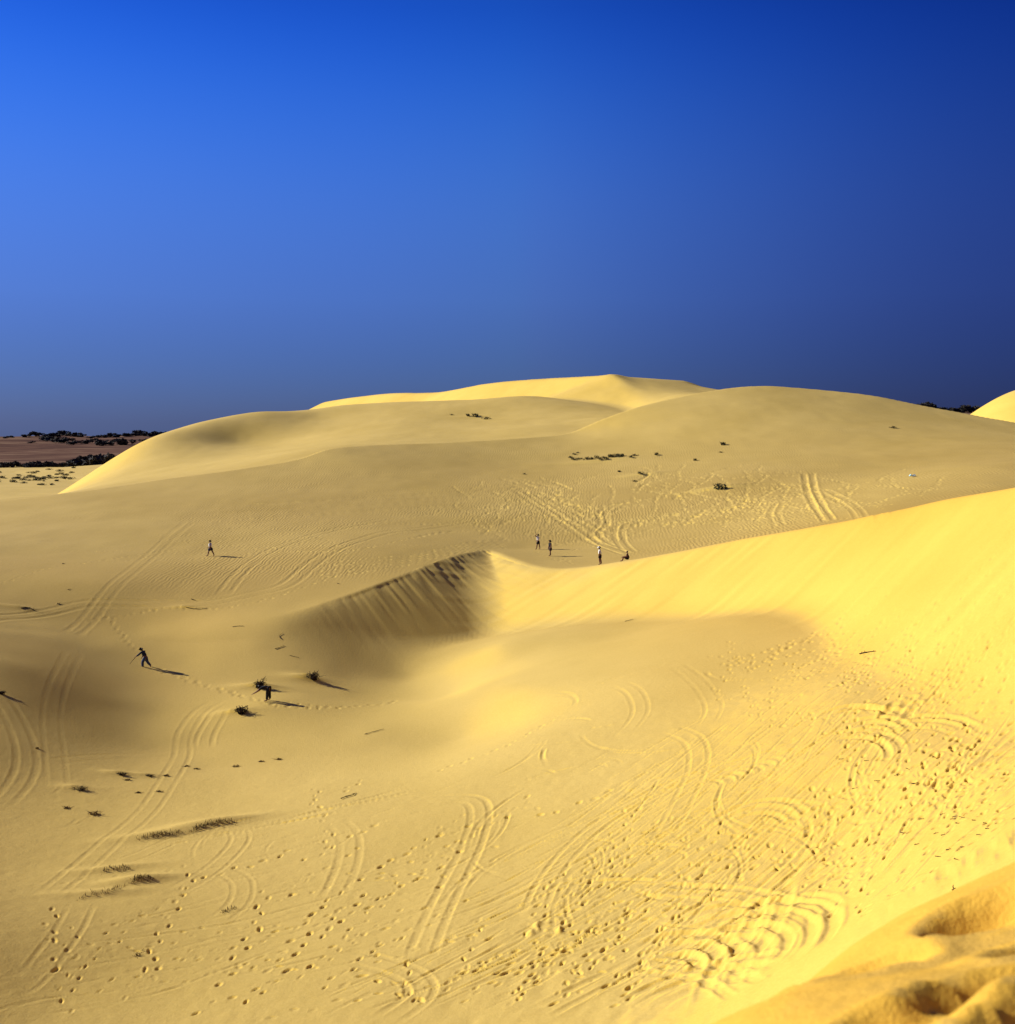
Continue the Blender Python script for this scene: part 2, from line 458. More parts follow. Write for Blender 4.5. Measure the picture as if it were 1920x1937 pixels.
def scratches(poly, count, length, head, hspread, width, depth, seed=0):
    for i in range(count):
        q = hit(*sample_poly(poly))
        if q is None: continue
        h = rng.normal(head, hspread); L = rng.uniform(*length); n = max(4, int(L / .9))
        pts = [q[:2]]
        for _ in range(n):
            h += rng.normal(0, .035); pts.append(pts[-1] + L / n * np.array([math.cos(h), math.sin(h)]))
        rut(catmull(pts, .1), rng.uniform(*width), rng.uniform(*depth), .5, .6, seed + i)

# gentle swells and fine unevenness everywhere
fl_m = sstep(24, 30, GY) * (1 - sstep(118, 135, GY))
DET += 0.035 * vnoise(GX, GY, 5.0, 11) + 0.02 * vnoise(GX, GY * .6, 2.1, 12)
DET += fl_m * 0.006 * vnoise(GX, GY, 0.35, 13) * sstep(80, 50, GY)
DET += 0.10 * vnoise(GX, GY, 26.0, 14) * sstep(60, 120, GY)

# -- slip face: a slumped step under the lip and the grooves of running sand
dL_, (zL_, tL_, rL_) = LIP(GX, GY)
pL_ = GX * LIP.ax[0] + GY * LIP.ax[1]
def lip_p(u):
    i = hit(u, np.interp(u, [500, 610, 700, 780, 850, 905], [1163, 1138, 1108, 1078, 1055, 1040]))
    return i[0] * LIP.ax[0] + i[1] * LIP.ax[1]
pa, pb, pc = lip_p(585), lip_p(775), lip_p(905)
inb = (dL_ > -1) & (RID(GX, GY)[0] > 0.8) & (GY > 80) & (GY < 135)
gm = np.where(inb, sstep(pa - 6, pb, pL_) * sstep(-.2, .8, dL_) * np.exp(-np.maximum(dL_, 0) / (4.5 + 1.5 * vnoise(pL_, pL_ * 0, 2.0, 21))), 0)
gv = 0.6 * vnoise(pL_ + .12 * dL_, 0 * pL_ + .12 * dL_, 0.42, 22) + 0.5 * vnoise(pL_ + .2 * dL_, .10 * dL_, 0.95, 23)
DET += gm * (0.12 * gv - 0.05)
sm_ = np.where(inb, sstep(pa, pa + 4, pL_) * (1 - sstep(pb - 5, pb + .4, pL_)), 0)
edge = 1.3 + .8 * sstep(pa, pb, pL_) + .5 * vnoise(pL_, 0 * pL_, 1.1, 24) + .18 * vnoise(pL_, 0 * pL_, .35, 25)
DET += sm_ * (-0.16 * sstep(-.1, .6, dL_) * np.exp(-np.maximum(dL_ - edge * .4, 0) / 3.0) * (0.4 + .6 * sstep(pa, pb, pL_)))
# face of the right ridge: faint long streaks of running sand
dB_, _b = RID(GX, GY)
pB_ = GX * RID.ax[0] + GY * RID.ax[1]
fm = np.where((dB_ > 0) & (dL_ > 0) & (GY < 125) & (GY > 25), sstep(.2, 2, dB_) * (1 - sstep(8, 15, dB_)), 0)
DET += fm * (0.06 * vnoise(pB_ + .15 * dB_, .10 * dB_, 0.9, 31) + 0.05 * vnoise(pB_ + .3 * dB_, .2 * dB_, 3.5, 32))
# trampled ground at the lower right, churned by wheels at the bottom
tr = fl_m * sstep(1, 9, GX + .25 * (GY - 40)) * sstep(70, 52, GY) * (np.where(dB_ > 6, 1, 0))
DET += tr * (0.010 * vnoise(GX, GY, .42, 41) + 0.012 * vnoise(GX, GY, .9, 42))
ch = sstep(47, 36, GY) * fl_m * sstep(-8, 2, GX)
DET += ch * (0.014 * vnoise(GX * .8 - GY * .6, (GX * .6 + GY * .8) * .35, .30, 43) + 0.014 * vnoise(GX, GY, .6, 44))

# -- wheel tracks on the plateau
tracks([(-60,1172),(0,1168),(80,1160),(150,1143),(200,1140),(300,1141),(400,1139),(480,1122),(540,1106),(580,1075),(620,1046),(680,1022),(730,1008),(800,1000),(900,984)], 1.45, .26, .075, .7, 1)
tracks([(420,1125),(470,1068),(520,1038),(570,1020),(640,1000),(740,980)], 1.2, .22, .06, .7, 3)
tracks([(130,1200),(190,1140),(255,1075),(330,1010),(360,985)], 1.2, .22, .035, .7, 5)
for k, (va, vb, vc) in enumerate([(962,950,930),(972,962,945),(985,975,955),(992,985,985),(955,950,938)]):
    tracks([(380,va),(560,vb),(760,vc + 8),(900,vc)], 1.1, .2, .07, .5, 7 + 2 * k)
tracks([(975,925),(1040,968),(1090,1002),(1130,1028),(1190,1048)], 1.1, .22, .09, .6, 21)
tracks([(1010,930),(1060,960),(1120,995),(1150,1012)], 1.0, .22, .07, .6, 22)
tracks([(1195,955),(1160,958),(1140,970),(1142,990),(1125,1008),(1140,1025),(1160,1035)], 1.0, .22, .09, .6, 23)
tracks([(1300,972),(1230,977),(1180,990),(1170,1010),(1180,1032),(1195,1045)], 1.0, .22, .09, .6, 25)
tracks([(1528,895),(1535,930),(1550,958),(1568,985)], 1.0, .24, .13, .7, 27)
tracks([(1560,930),(1620,965),(1680,985)], 1.0, .22, .05, .6, 29)
tracks([(1475,950),(1465,970),(1475,995)], 1.0, .22, .06, .6, 31)
# -- wheel tracks in the basin
tracks([(700,1512),(845,1512),(897,1516),(908,1545),(892,1600),(862,1660),(832,1720),(806,1780),(790,1830)], .85, 0.136, 0.046, .6, 41)
tracks([(600,1822),(660,1812),(730,1826),(785,1850),(798,1878),(760,1910),(700,1950)], .85, 0.120, 0.050, .6, 43)
tracks([(1005,1740),(1035,1670),(1085,1605),(1150,1550),(1240,1500),(1330,1465),(1450,1430),(1540,1395),(1600,1372)], .8, 0.112, 0.056, .6, 45)
tracks([(980,1745),(1120,1640),(1230,1580),(1340,1540),(1440,1520)], .8, 0.096, 0.031, .6, 47)
tracks([(-40,1290),(0,1318),(32,1370),(50,1430),(38,1480),(-10,1530)], 1.0, 0.16, 0.028, .6, 49)
tracks([(60,1448),(200,1432),(360,1418)], .8, 0.096, 0.025, .6, 51)
tracks([(430,1318),(380,1345),(350,1390),(340,1440),(285,1525),(190,1610),(80,1700)], .9, 0.120, 0.028, .6, 53)
tracks([(455,1330),(420,1345),(390,1390),(385,1420)], 1.0, 0.136, 0.037, .6, 54)
tracks([(110,1500),(104,1430),(100,1330),(140,1230)], 1.0, 0.128, 0.012, .6, 55)
tracks([(625,1548),(655,1575),(662,1610),(648,1660),(618,1715)], .85, 0.136, 0.034, .5, 57)
tracks([(1915,1365),(1880,1400),(1838,1440),(1800,1470),(1765,1520),(1715,1590),(1660,1655),(1610,1700)], .85, 0.136, 0.056, .6, 59)
tracks([(1925,1400),(1890,1425),(1850,1460),(1810,1500),(1780,1550)], .85, 0.136, 0.050, .6, 61)
tracks([(1400,1540),(1480,1530),(1540,1540),(1552,1570),(1525,1610),(1460,1675),(1380,1735),(1250,1800),(1090,1880),(980,1940)], .8, 0.120, 0.053, .6, 63)
tracks([(1250,1375),(1310,1400),(1320,1450),(1285,1530),(1240,1610)], .85, 0.104, 0.031, .6, 65)
tracks([(1160,1290),(1200,1310),(1210,1350),(1170,1400)], .85, 0.096, 0.028, .6, 67)
tracks([(1275,1255),(1330,1300),(1350,1340),(1330,1380)], .85, 0.096, 0.025, .6, 69)
tracks([(1100,1445),(1150,1440),(1165,1455)], .7, 0.080, 0.031, .6, 71)
tracks([(80,1650),(230,1630),(330,1590),(400,1575)], .8, 0.080, 0.031, .6, 73)
tracks([(0,1860),(30,1870),(70,1840),(130,1760),(160,1700)], .9, 0.096, 0.025, .6, 75)
tracks([(440,1560),(455,1585),(430,1620),(380,1660),(300,1700)], .8, 0.096, 0.031, .6, 77)
tracks([(400,1640),(455,1665),(450,1710),(390,1750)], .8, 0.096, 0.028, .6, 79)
# wheel spins: nests of arcs at the lower right and by the foot of the ridge
def spins(u, v, radii, a0, a1, depth, width, seed, sq=1.0, drift=(0, 0)):
    c = hit(u, v)
    for i, r in enumerate(radii):
        t = np.linspace(a0 + rng.normal(0, .12), a1 + rng.normal(0, .12), max(12, int(r * abs(a1 - a0) / .1)))
        cx, cy = c[0] + drift[0] * i, c[1] + drift[1] * i
        rut(np.stack([cx + r * np.cos(t), cy + sq * r * np.sin(t)], 1), width * rng.uniform(.8, 1.2), depth * rng.uniform(.7, 1.3), .6, .4, seed + 3 * i)
spins(1375,1815,[1.1,1.75,2.4,3.0],-1.1,2.2,.16,.19,200,1.3)
spins(1270,1835,[.8,1.4,2.0],-.6,2.0,.16,.18,230,1.2)
spins(1440,1775,[1.5,2.1],-.9,2.4,.15,.19,250,1.25)
spins(1330,1905,[1.5,2.2,2.8],.2,2.3,.13,.17,270,1.1)
# faint old turning arcs tangled over the floor
for i in range(56):
    u_, v_ = sample_poly([(880,1500),(1150,1270),(1420,1230),(1760,1360),(1650,1600),(1480,1760),(1000,1820),(700,1700)]) if i < 46 else sample_poly([(0,1500),(500,1420),(700,1560),(600,1850),(0,1900)])
    c_ = hit(u_, v_)
    r_ = rng.uniform(1.5, 6.5); a_ = rng.uniform(0, 6.28); b_3 = a_ + rng.uniform(.5, 1.7); t_ = np.linspace(a_, b_3, int(r_ * (b_3 - a_) / .1) + 6)
    for g_ in (0, .8):
        rut(np.stack([c_[0] + (r_ + g_) * (np.cos(t_) - math.cos(a_)), c_[1] + (r_ + g_) * (np.sin(t_) - math.sin(a_))], 1), rng.uniform(.06, .10), rng.uniform(.02, .045) * (1 if i < 46 else .45), .6, .5, 2000 + i)
tracks([(1470,1660),(1455,1730),(1420,1790),(1370,1840),(1350,1900)], .85, .2, .11, .6, 290)
tracks([(1180,1685),(1300,1690),(1420,1700),(1520,1725)], .8, .14, .08, .6, 292)
tracks([(1150,1830),(1260,1830),(1360,1845),(1430,1880)], .8, .14, .08, .6, 294)
spins(1345,1490,[.4,.4,.4,.4,.4,.4,.4],-.4,1.9,.08,.11,300,1.5,(.42,-.02))
spins(1420,1580,[1.2,1.6,2.0],-.4,2.2,.07,.13,330,1.2)
for k in range(4):
    spins(1600 + 22 * k,1365 + 2 * k,[1.2],.0,1.9,.15,.2,350 + 4 * k,1.5)
spins(1640,1400,[.8,1.2,1.6],-.3,1.9,.12,.16,370,1.5)
spins(1600,1440,[1.5,2.0],-.9,1.8,.11,.15,380,1.5)
spins(1720,1420,[1.6,2.1,2.5],-.3,2.2,.07,.13,390,1.5)
for (ua, va, ub, vb) in [(1672,1358,1700,1325),(1690,1360,1725,1318),(1712,1362,1735,1330)]:
    tracks([(ua,va),((ua + ub) / 2 - 3,(va + vb) / 2),(ub,vb)], 0, .22, .2, .5, 400 + ua)
# long parallel scrapes across the basin floor
lowp = [(560,1930),(1000,1560),(1240,1500),(1420,1560),(1450,1700),(1250,1930)]
scratches(lowp, 210, (2, 11), .62, .09, (.035, .085), (.025, .055), 500)
scratches([(0,1930),(150,1600),(600,1520),(900,1600),(600,1930)], 75, (2, 12), .50, .12, (.05, .09), (.012, .035), 900)
scratches([(1000,1480),(1300,1400),(1750,1330),(1800,1400),(1500,1480),(1200,1600)], 70, (2, 9), .75, .12, (.04, .08), (.02, .05), 1100)
scratches([(1350,1500),(1700,1420),(1900,1400),(1900,1600),(1650,1750),(1500,1650)], 70, (1, 5), .75, .15, (.04, .08), (.02, .05), 1200)
scratches([(100,1640),(420,1575),(560,1545)], 6, (5, 12), .5, .05, (.05, .08), (.05, .08), 1300)
# -- footprints
footway([(402,1053),(440,1050),(480,1046),(540,1044),(600,1043),(650,1042),(700,1035),(760,1022),(830,1008),(900,1004),(960,1006),(1012,1013)], depth=.13, size=1.25)
footway([(280,1262),(320,1273),(350,1284),(390,1298),(440,1311),(490,1325),(520,1334),(560,1338),(620,1340),(680,1336),(760,1324)], depth=.13, size=1.25)
footway([(520,1327),(560,1331),(600,1336),(640,1338)], depth=.10, size=1.2)
footway([(255,1230),(235,1205),(215,1180),(190,1158)], depth=.09, size=1.3)
for k in range(5):
    footway([(600,1066 + 7 * k),(700,1056 + 6 * k),(790,1048 + 4 * k),(880,1028 + 4 * k),(960,1020 + 4 * k)], depth=.10, size=1.4)
footway([(0,1105),(90,1075),(180,1062),(300,1045),(360,1040)], depth=.08, size=1.3)
footway([(150,1175),(300,1152),(420,1150),(520,1128),(600,1100),(650,1085)], depth=.09, size=1.3)
footway([(1060,1055),(1080,1063),(1050,1058)], depth=.09)
footway([(1010,1040),(1030,1052),(1060,1062),(1085,1068)], depth=.09)
stroll([(860,925),(960,905),(1100,985),(1090,1045),(950,1035),(870,990)], 46, (8, 26), .9, .5, depth=.11, size=1.4)
stroll([(1000,910),(1100,930),(1160,1000),(1130,1010),(1040,950)], 26, (8, 26), 2.1, .4, depth=.11, size=1.4)
stroll([(1150,930),(1250,890),(1330,900),(1320,990),(1200,1020),(1150,1000)], 34, (8, 26), 1.2, .6, depth=.11, size=1.4)
stroll([(1330,900),(1520,900),(1640,970),(1560,990),(1350,1020)], 34, (8, 26), 1.3, .7, depth=.11, size=1.4)
stroll([(1510,890),(1640,900),(1760,930),(1700,965),(1560,960)], 22, (8, 26), 2.0, .5, depth=.10, size=1.4)
stroll([(100,990),(800,940),(860,990),(500,1050),(100,1080)], 14, (10, 30), .2, .6, depth=.07, size=1.3)
# the basin floor
for pts in [[(600,1490),(595,1520),(612,1545),(625,1590),(620,1610)], [(370,1650),(345,1690),(325,1730),(315,1750),(290,1790),(280,1840),(278,1880)],
            [(505,1680),(490,1720),(480,1760),(455,1800),(440,1840)], [(105,1715),(95,1750),(115,1790),(110,1820),(90,1850)],
            [(560,1605),(500,1630),(420,1650),(370,1670)], [(900,1560),(820,1590),(700,1650),(640,1690),(560,1760)], [(860,1620),(790,1660),(720,1700),(640,1745),(560,1800),(470,1850)],
            [(700,1690),(620,1740),(540,1790),(470,1830),(390,1870)], [(800,1900),(700,1850),(600,1880)], [(560,1830),(480,1880),(420,1920)], [(720,1560),(650,1590),(560,1640)],
            [(1010,1500),(960,1540),(900,1560)], [(985,1525),(1060,1540),(1120,1510),(1200,1490)],
            [(1890,1375),(1850,1410),(1830,1430),(1810,1455),(1790,1475),(1765,1500),(1735,1530),(1715,1560),(1700,1590),(1655,1640),(1640,1670),(1625,1690)],
            [(1560,1740),(1600,1690),(1640,1640),(1690,1610)], [(1640,1500),(1625,1520),(1600,1550),(1580,1570)], [(1780,1500),(1740,1560),(1700,1600)],
            [(820,1460),(880,1440),(960,1410),(1060,1350)], [(640,1500),(680,1480),(700,1470)]]:
    footway(pts, depth=.13, size=1.35)
stroll([(1440,1195),(1560,1205),(1700,1255),(1850,1340),(1800,1370),(1600,1330),(1450,1290)], 54, (2, 9), .55, .6, depth=0.124, size=1.1)
stroll([(1330,1250),(1480,1230),(1500,1330),(1400,1360)], 20, (2, 8), .6, .8, depth=0.111, size=1.1)
stroll([(1560,1420),(1760,1360),(1900,1380),(1900,1480),(1700,1560),(1560,1520)], 27, (2, 8), .7, .7, depth=0.149, size=1.2)
stroll([(1600,1580),(1750,1480),(1910,1480),(1900,1590),(1780,1690),(1580,1760)], 42, (2, 7), .7, .8, depth=0.162, size=1.25)
stroll([(1450,1560),(1580,1560),(1600,1680),(1480,1760)], 16, (2, 6), .8, .8, depth=0.149, size=1.2)
stroll([(1000,1640),(1380,1560),(1420,1660),(1050,1780)], 34, (1, 5), .6, .6, depth=.10, size=1.15)
stroll([(700,1930),(1000,1700),(1300,1750),(1200,1930)], 48, (1, 6), .6, .5, depth=.11, size=1.15)
stroll([(300,1930),(500,1640),(800,1560),(850,1650),(600,1930)], 24, (2, 7), .55, .5, depth=.09, size=1.1)
stroll([(20,1930),(50,1650),(350,1700),(300,1930)], 14, (2, 7), .5, .7, depth=.07, size=1.0)
# kicked-up heap among the scrapes
for _ in range(26):
    q = hit(rng.uniform(1000, 1060), rng.uniform(1735, 1772)); mound(q[0], q[1], rng.uniform(0, 3), rng.uniform(.08, .2), rng.uniform(.06, .12), rng.uniform(.02, .055))
# -- the deep soft footprints on the crest by the camera
for (u, v, a, l, w, d) in [(1640,1850,.25,.23,.13,.14),(1885,1735,.2,.28,.20,.17),(1800,1775,.3,.12,.08,.05),(1880,1866,.15,.24,.10,.13),(1715,1932,.3,.22,.11,.11),(1950,1925,.3,.18,.10,.07),(2005,1800,.2,.24,.13,.10)]:
    q = hit(u, v, 1.2)
    pit(q[0], q[1], a, l, w, d, .28)
near_m = sstep(11, 8, GY)
DET += near_m * (.006 * vnoise(GX, GY, .22, 61) + .001 * vnoise(GX, GY, .07, 62))

# -- drifts beside the brushwood and the grass hummocks
def at(u, v): return hit(u, v)
for (u, v, l, w, h) in [(486,1299,1.5,.55,.42),(577,1283,1.4,.55,.40),(441,1348,1.2,.5,.30),(222,1464,.8,.35,.18),(140,1491,.8,.35,.16),(275,1467,.7,.3,.12),(350,1148,1.6,.5,.2),(36,1149,1.4,.5,.2)]:
    q = at(u, v); mound(q[0], q[1], math.pi + .12, l, w, h, .7)
for (u, v, l, w, h) in [(300,1580,2.2,.5,.16),(405,1558,2.2,.55,.26),(215,1644,1.6,.4,.14),(265,1666,1.4,.45,.22),(190,1690,1.6,.4,.12)]:
    q = at(u, v); mound(q[0], q[1], .35, l, w, h)
for (u, v, l) in [(1140,872,9),(1360,924,4),(900,788,8),(1215,898,4)]:
    q = at(u, v); mound(q[0], q[1], 0.0, l, 1.2, .35)

DET *= 1 - sstep(420, 520, GY)
Z1 = Z0 + DET

def ground(x, y):
    return float(zgrid(np.array([float(x)]), np.array([float(y)]), Z1)[0])
def spot(u, v, ymin=10.0):
    q = hit(u, v, ymin, Z=Z1)
    return Vector((q[0], q[1], q[2]))

# ------------------------------------------------------------------ materials
def new_mat(name):
    m = bpy.data.materials.new(name); m.use_nodes = True
    n = m.node_tree; b = n.nodes['Principled BSDF']
    return m, n, b
def N(n, typ, **kw):
    o = n.nodes.new(typ)
    for k, v in kw.items():
        if k in o.bl_rna.properties.keys(): setattr(o, k, v)
        else: o.inputs[k].default_value = v
    return o

def sand_material():
    m, n, b = new_mat('sand')
    L = n.links.new
    geo = N(n, 'ShaderNodeNewGeometry')
    n1 = N(n, 'ShaderNodeTexNoise', Scale=0.06, Detail=6.0, Roughness=0.6); L(geo.outputs['Position'], n1.inputs['Vector'])
    n2 = N(n, 'ShaderNodeTexNoise', Scale=7.0, Detail=8.0, Roughness=0.8); L(geo.outputs['Position'], n2.inputs['Vector'])
    mix = N(n, 'ShaderNodeMath', operation='MULTIPLY_ADD'); L(n2.outputs[0], mix.inputs[0]); mix.inputs[1].default_value = 0.5; 
    sc = N(n, 'ShaderNodeMath', operation='MULTIPLY'); L(n1.outputs[0], sc.inputs[0]); sc.inputs[1].default_value = 0.5
    L(sc.outputs[0], mix.inputs[2])
    r = N(n, 'ShaderNodeValToRGB'); L(mix.outputs[0], r.inputs['Fac'])
    r.color_ramp.elements[0].position = 0.3; r.color_ramp.elements[0].color = (0.50, 0.345, 0.082, 1)
    r.color_ramp.elements[1].position = 0.7; r.color_ramp.elements[1].color = (0.67, 0.478, 0.142, 1)
    # steep faces are tinted brighter and more golden than gentle ground, for contrast
    tn = N(n, 'ShaderNodeSeparateXYZ'); L(geo.outputs['True Normal'], tn.inputs[0])
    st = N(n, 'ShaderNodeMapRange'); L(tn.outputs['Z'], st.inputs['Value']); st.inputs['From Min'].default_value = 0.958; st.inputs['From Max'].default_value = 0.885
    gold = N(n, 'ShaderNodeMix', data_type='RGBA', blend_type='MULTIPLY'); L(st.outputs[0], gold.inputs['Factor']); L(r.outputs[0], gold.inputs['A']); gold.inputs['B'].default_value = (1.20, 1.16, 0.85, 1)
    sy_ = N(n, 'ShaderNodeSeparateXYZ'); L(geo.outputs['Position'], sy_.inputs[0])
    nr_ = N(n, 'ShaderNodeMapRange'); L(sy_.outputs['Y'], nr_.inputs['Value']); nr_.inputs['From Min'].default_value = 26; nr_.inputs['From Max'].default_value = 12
    red = N(n, 'ShaderNodeMix', data_type='RGBA', blend_type='MULTIPLY'); L(nr_.outputs[0], red.inputs['Factor']); L(gold.outputs['Result'], red.inputs['A']); red.inputs['B'].default_value = (0.96, 0.82, 0.56, 1)  # lens vignetting and slant to the sun painted in as redder near sand
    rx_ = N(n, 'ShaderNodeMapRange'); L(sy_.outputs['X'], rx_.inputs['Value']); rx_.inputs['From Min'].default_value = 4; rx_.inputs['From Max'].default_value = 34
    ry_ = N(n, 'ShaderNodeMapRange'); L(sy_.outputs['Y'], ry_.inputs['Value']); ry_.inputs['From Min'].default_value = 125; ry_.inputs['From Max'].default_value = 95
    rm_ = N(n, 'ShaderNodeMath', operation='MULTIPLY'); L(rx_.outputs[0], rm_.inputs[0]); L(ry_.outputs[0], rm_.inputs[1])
    gr_ = N(n, 'ShaderNodeMix', data_type='RGBA', blend_type='MULTIPLY'); L(rm_.outputs[0], gr_.inputs['Factor']); L(red.outputs['Result'], gr_.inputs['A']); gr_.inputs['B'].default_value = (0.86, 0.73, 0.50, 1)  # lens vignetting painted into the sand colour: deeper gold towards the right
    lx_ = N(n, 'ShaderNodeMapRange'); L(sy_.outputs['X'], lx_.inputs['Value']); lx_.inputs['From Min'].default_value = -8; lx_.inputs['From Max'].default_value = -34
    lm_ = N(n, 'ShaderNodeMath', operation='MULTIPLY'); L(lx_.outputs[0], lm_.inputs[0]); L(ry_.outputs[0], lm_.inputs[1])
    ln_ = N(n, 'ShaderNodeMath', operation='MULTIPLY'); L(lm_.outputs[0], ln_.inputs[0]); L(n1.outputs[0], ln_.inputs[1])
    lb_ = N(n, 'ShaderNodeMix', data_type='RGBA', blend_type='MULTIPLY'); L(ln_.outputs[0], lb_.inputs['Factor']); L(gr_.outputs['Result'], lb_.inputs['A']); lb_.inputs['B'].default_value = (0.84, 0.74, 0.55, 1)  # painted lens falloff: sand colour browner and darker towards the left
    # gentle ground of the plateau and middle dune is tinted darker, unevenly
    wy_ = N(n, 'ShaderNodeMapRange'); L(sy_.outputs['Y'], wy_.inputs['Value']); wy_.inputs['From Min'].default_value = 88; wy_.inputs['From Max'].default_value = 112
    wn_ = N(n, 'ShaderNodeTexNoise', Scale=0.035, Detail=3.0); L(geo.outputs['Position'], wn_.inputs['Vector'])
    wk_ = N(n, 'ShaderNodeMapRange'); L(wn_.outputs[0], wk_.inputs['Value']); wk_.inputs['From Min'].default_value = 0.25; wk_.inputs['From Max'].default_value = 0.6; wk_.inputs['To Min'].default_value = 0.6
    ws_ = N(n, 'ShaderNodeMapRange'); L(tn.outputs['Z'], ws_.inputs['Value']); ws_.inputs['From Min'].default_value = 0.955; ws_.inputs['From Max'].default_value = 0.985
    wf_ = N(n, 'ShaderNodeMapRange'); L(sy_.outputs['Y'], wf_.inputs['Value']); wf_.inputs['From Min'].default_value = 235; wf_.inputs['From Max'].default_value = 165
    w0_ = N(n, 'ShaderNodeMath', operation='MULTIPLY'); L(wy_.outputs[0], w0_.inputs[0]); L(wf_.outputs[0], w0_.inputs[1])
    w1_ = N(n, 'ShaderNodeMath', operation='MULTIPLY'); L(w0_.outputs[0], w1_.inputs[0]); L(wk_.outputs[0], w1_.inputs[1])
    w2_ = N(n, 'ShaderNodeMath', operation='MULTIPLY'); L(w1_.outputs[0], w2_.inputs[0]); L(ws_.outputs[0], w2_.inputs[1])
    plat_dark = N(n, 'ShaderNodeMix', data_type='RGBA', blend_type='MULTIPLY'); L(w2_.outputs[0], plat_dark.inputs['Factor']); L(lb_.outputs['Result'], plat_dark.inputs['A']); plat_dark.inputs['B'].default_value = (0.80, 0.77, 0.76, 1)
    L(plat_dark.outputs['Result'], b.inputs['Base Color'])
    b.inputs['Roughness'].default_value = 0.92
    b.inputs['Specular IOR Level'].default_value = 0.12
    # wind ripples (crests run away from the camera) and grain, as fine relief
    mp = N(n, 'ShaderNodeMapping'); L(geo.outputs['Position'], mp.inputs['Vector'])
    mp.inputs['Rotation'].default_value = (0, 0, 0.15); mp.inputs['Scale'].default_value = (1, .55, 0)
    wv = N(n, 'ShaderNodeTexWave', wave_type='BANDS', bands_direction='X', Scale=0.72, Distortion=9.0, Detail=2.5)
    wv.inputs['Detail Scale'].default_value = 0.9
    L(mp.outputs[0], wv.inputs['Vector'])
    nm = N(n, 'ShaderNodeTexNoise', Scale=0.045, Detail=2.0); L(geo.outputs['Position'], nm.inputs['Vector'])
    mk = N(n, 'ShaderNodeMapRange'); L(nm.outputs[0], mk.inputs['Value'])
    mk.inputs['From Min'].default_value = 0.40; mk.inputs['From Max'].default_value = 0.66
    sx = N(n, 'ShaderNodeSeparateXYZ'); L(geo.outputs['Position'], sx.inputs[0])
    my = N(n, 'ShaderNodeMapRange'); L(sx.outputs['Y'], my.inputs['Value']); my.inputs['From Min'].default_value = 92; my.inputs['From Max'].default_value = 112
    mf = N(n, 'ShaderNodeMapRange'); L(sx.outputs['Y'], mf.inputs['Value']); mf.inputs['From Min'].default_value = 260; mf.inputs['From Max'].default_value = 150
    sn = N(n, 'ShaderNodeSeparateXYZ'); L(geo.outputs['True Normal'], sn.inputs[0])       # ripples only lie on gentle ground
    ms = N(n, 'ShaderNodeMapRange'); L(sn.outputs['Z'], ms.inputs['Value']); ms.inputs['From Min'].default_value = 0.93; ms.inputs['From Max'].default_value = 0.975
    acc = mk.outputs[0]
    for o_ in (my.outputs[0], mf.outputs[0], ms.outputs[0]):
        q = N(n, 'ShaderNodeMath', operation='MULTIPLY'); L(acc, q.inputs[0]); L(o_, q.inputs[1]); acc = q.outputs[0]
    h = N(n, 'ShaderNodeMath', operation='MULTIPLY'); L(wv.outputs['Fac'], h.inputs[0]); L(acc, h.inputs[1])
    h2 = N(n, 'ShaderNodeMath', operation='MULTIPLY'); L(h.outputs[0], h2.inputs[0]); h2.inputs[1].default_value = 0.022
    g1 = N(n, 'ShaderNodeTexNoise', Scale=5.5, Detail=5.0, Roughness=0.75); L(geo.outputs['Position'], g1.inputs['Vector'])
    ga = N(n, 'ShaderNodeMath', operation='MULTIPLY_ADD'); L(g1.outputs[0], ga.inputs[0]); ga.inputs[1].default_value = 0.020; L(h2.outputs[0], ga.inputs[2])
    g3 = N(n, 'ShaderNodeTexNoise', Scale=70.0, Detail=3.0, Roughness=0.7); L(geo.outputs['Position'], g3.inputs['Vector'])
    gb = N(n, 'ShaderNodeMath', operation='MULTIPLY_ADD'); L(g3.outputs[0], gb.inputs[0]); gb.inputs[1].default_value = 0.0035; L(ga.outputs[0], gb.inputs[2])
    bp = N(n, 'ShaderNodeBump', Strength=1.0, Distance=1.0); L(gb.outputs[0], bp.inputs['Height'])
    L(bp.outputs[0], b.inputs['Normal'])
    return m
M_SAND = sand_material()

def grid_mesh(name, X, Y, Z, mat):
    nr, nc = X.shape
    me = bpy.data.meshes.new(name)
    co = np.stack([X, Y, Z], -1).reshape(-1, 3).astype(np.float32)
    i = np.arange((nr - 1) * nc).reshape(nr - 1, nc)[:, :-1].ravel()
    q = np.stack([i, i + 1, i + nc + 1, i + nc], -1).astype(np.int32)
    me.vertices.add(len(co)); me.vertices.foreach_set('co', co.ravel())
    me.loops.add(q.size); me.loops.foreach_set('vertex_index', q.ravel())
    me.polygons.add(len(q)); me.polygons.foreach_set('loop_start', np.arange(0, q.size, 4, dtype=np.int32))
    me.polygons.foreach_set('use_smooth', np.ones(len(q), bool))
    me.update(calc_edges=True)
    o = bpy.data.objects.new(name, me); col.objects.link(o)
    me.materials.append(mat)
    return o

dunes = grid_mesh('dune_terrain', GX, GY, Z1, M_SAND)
dunes['kind'] = 'structure'

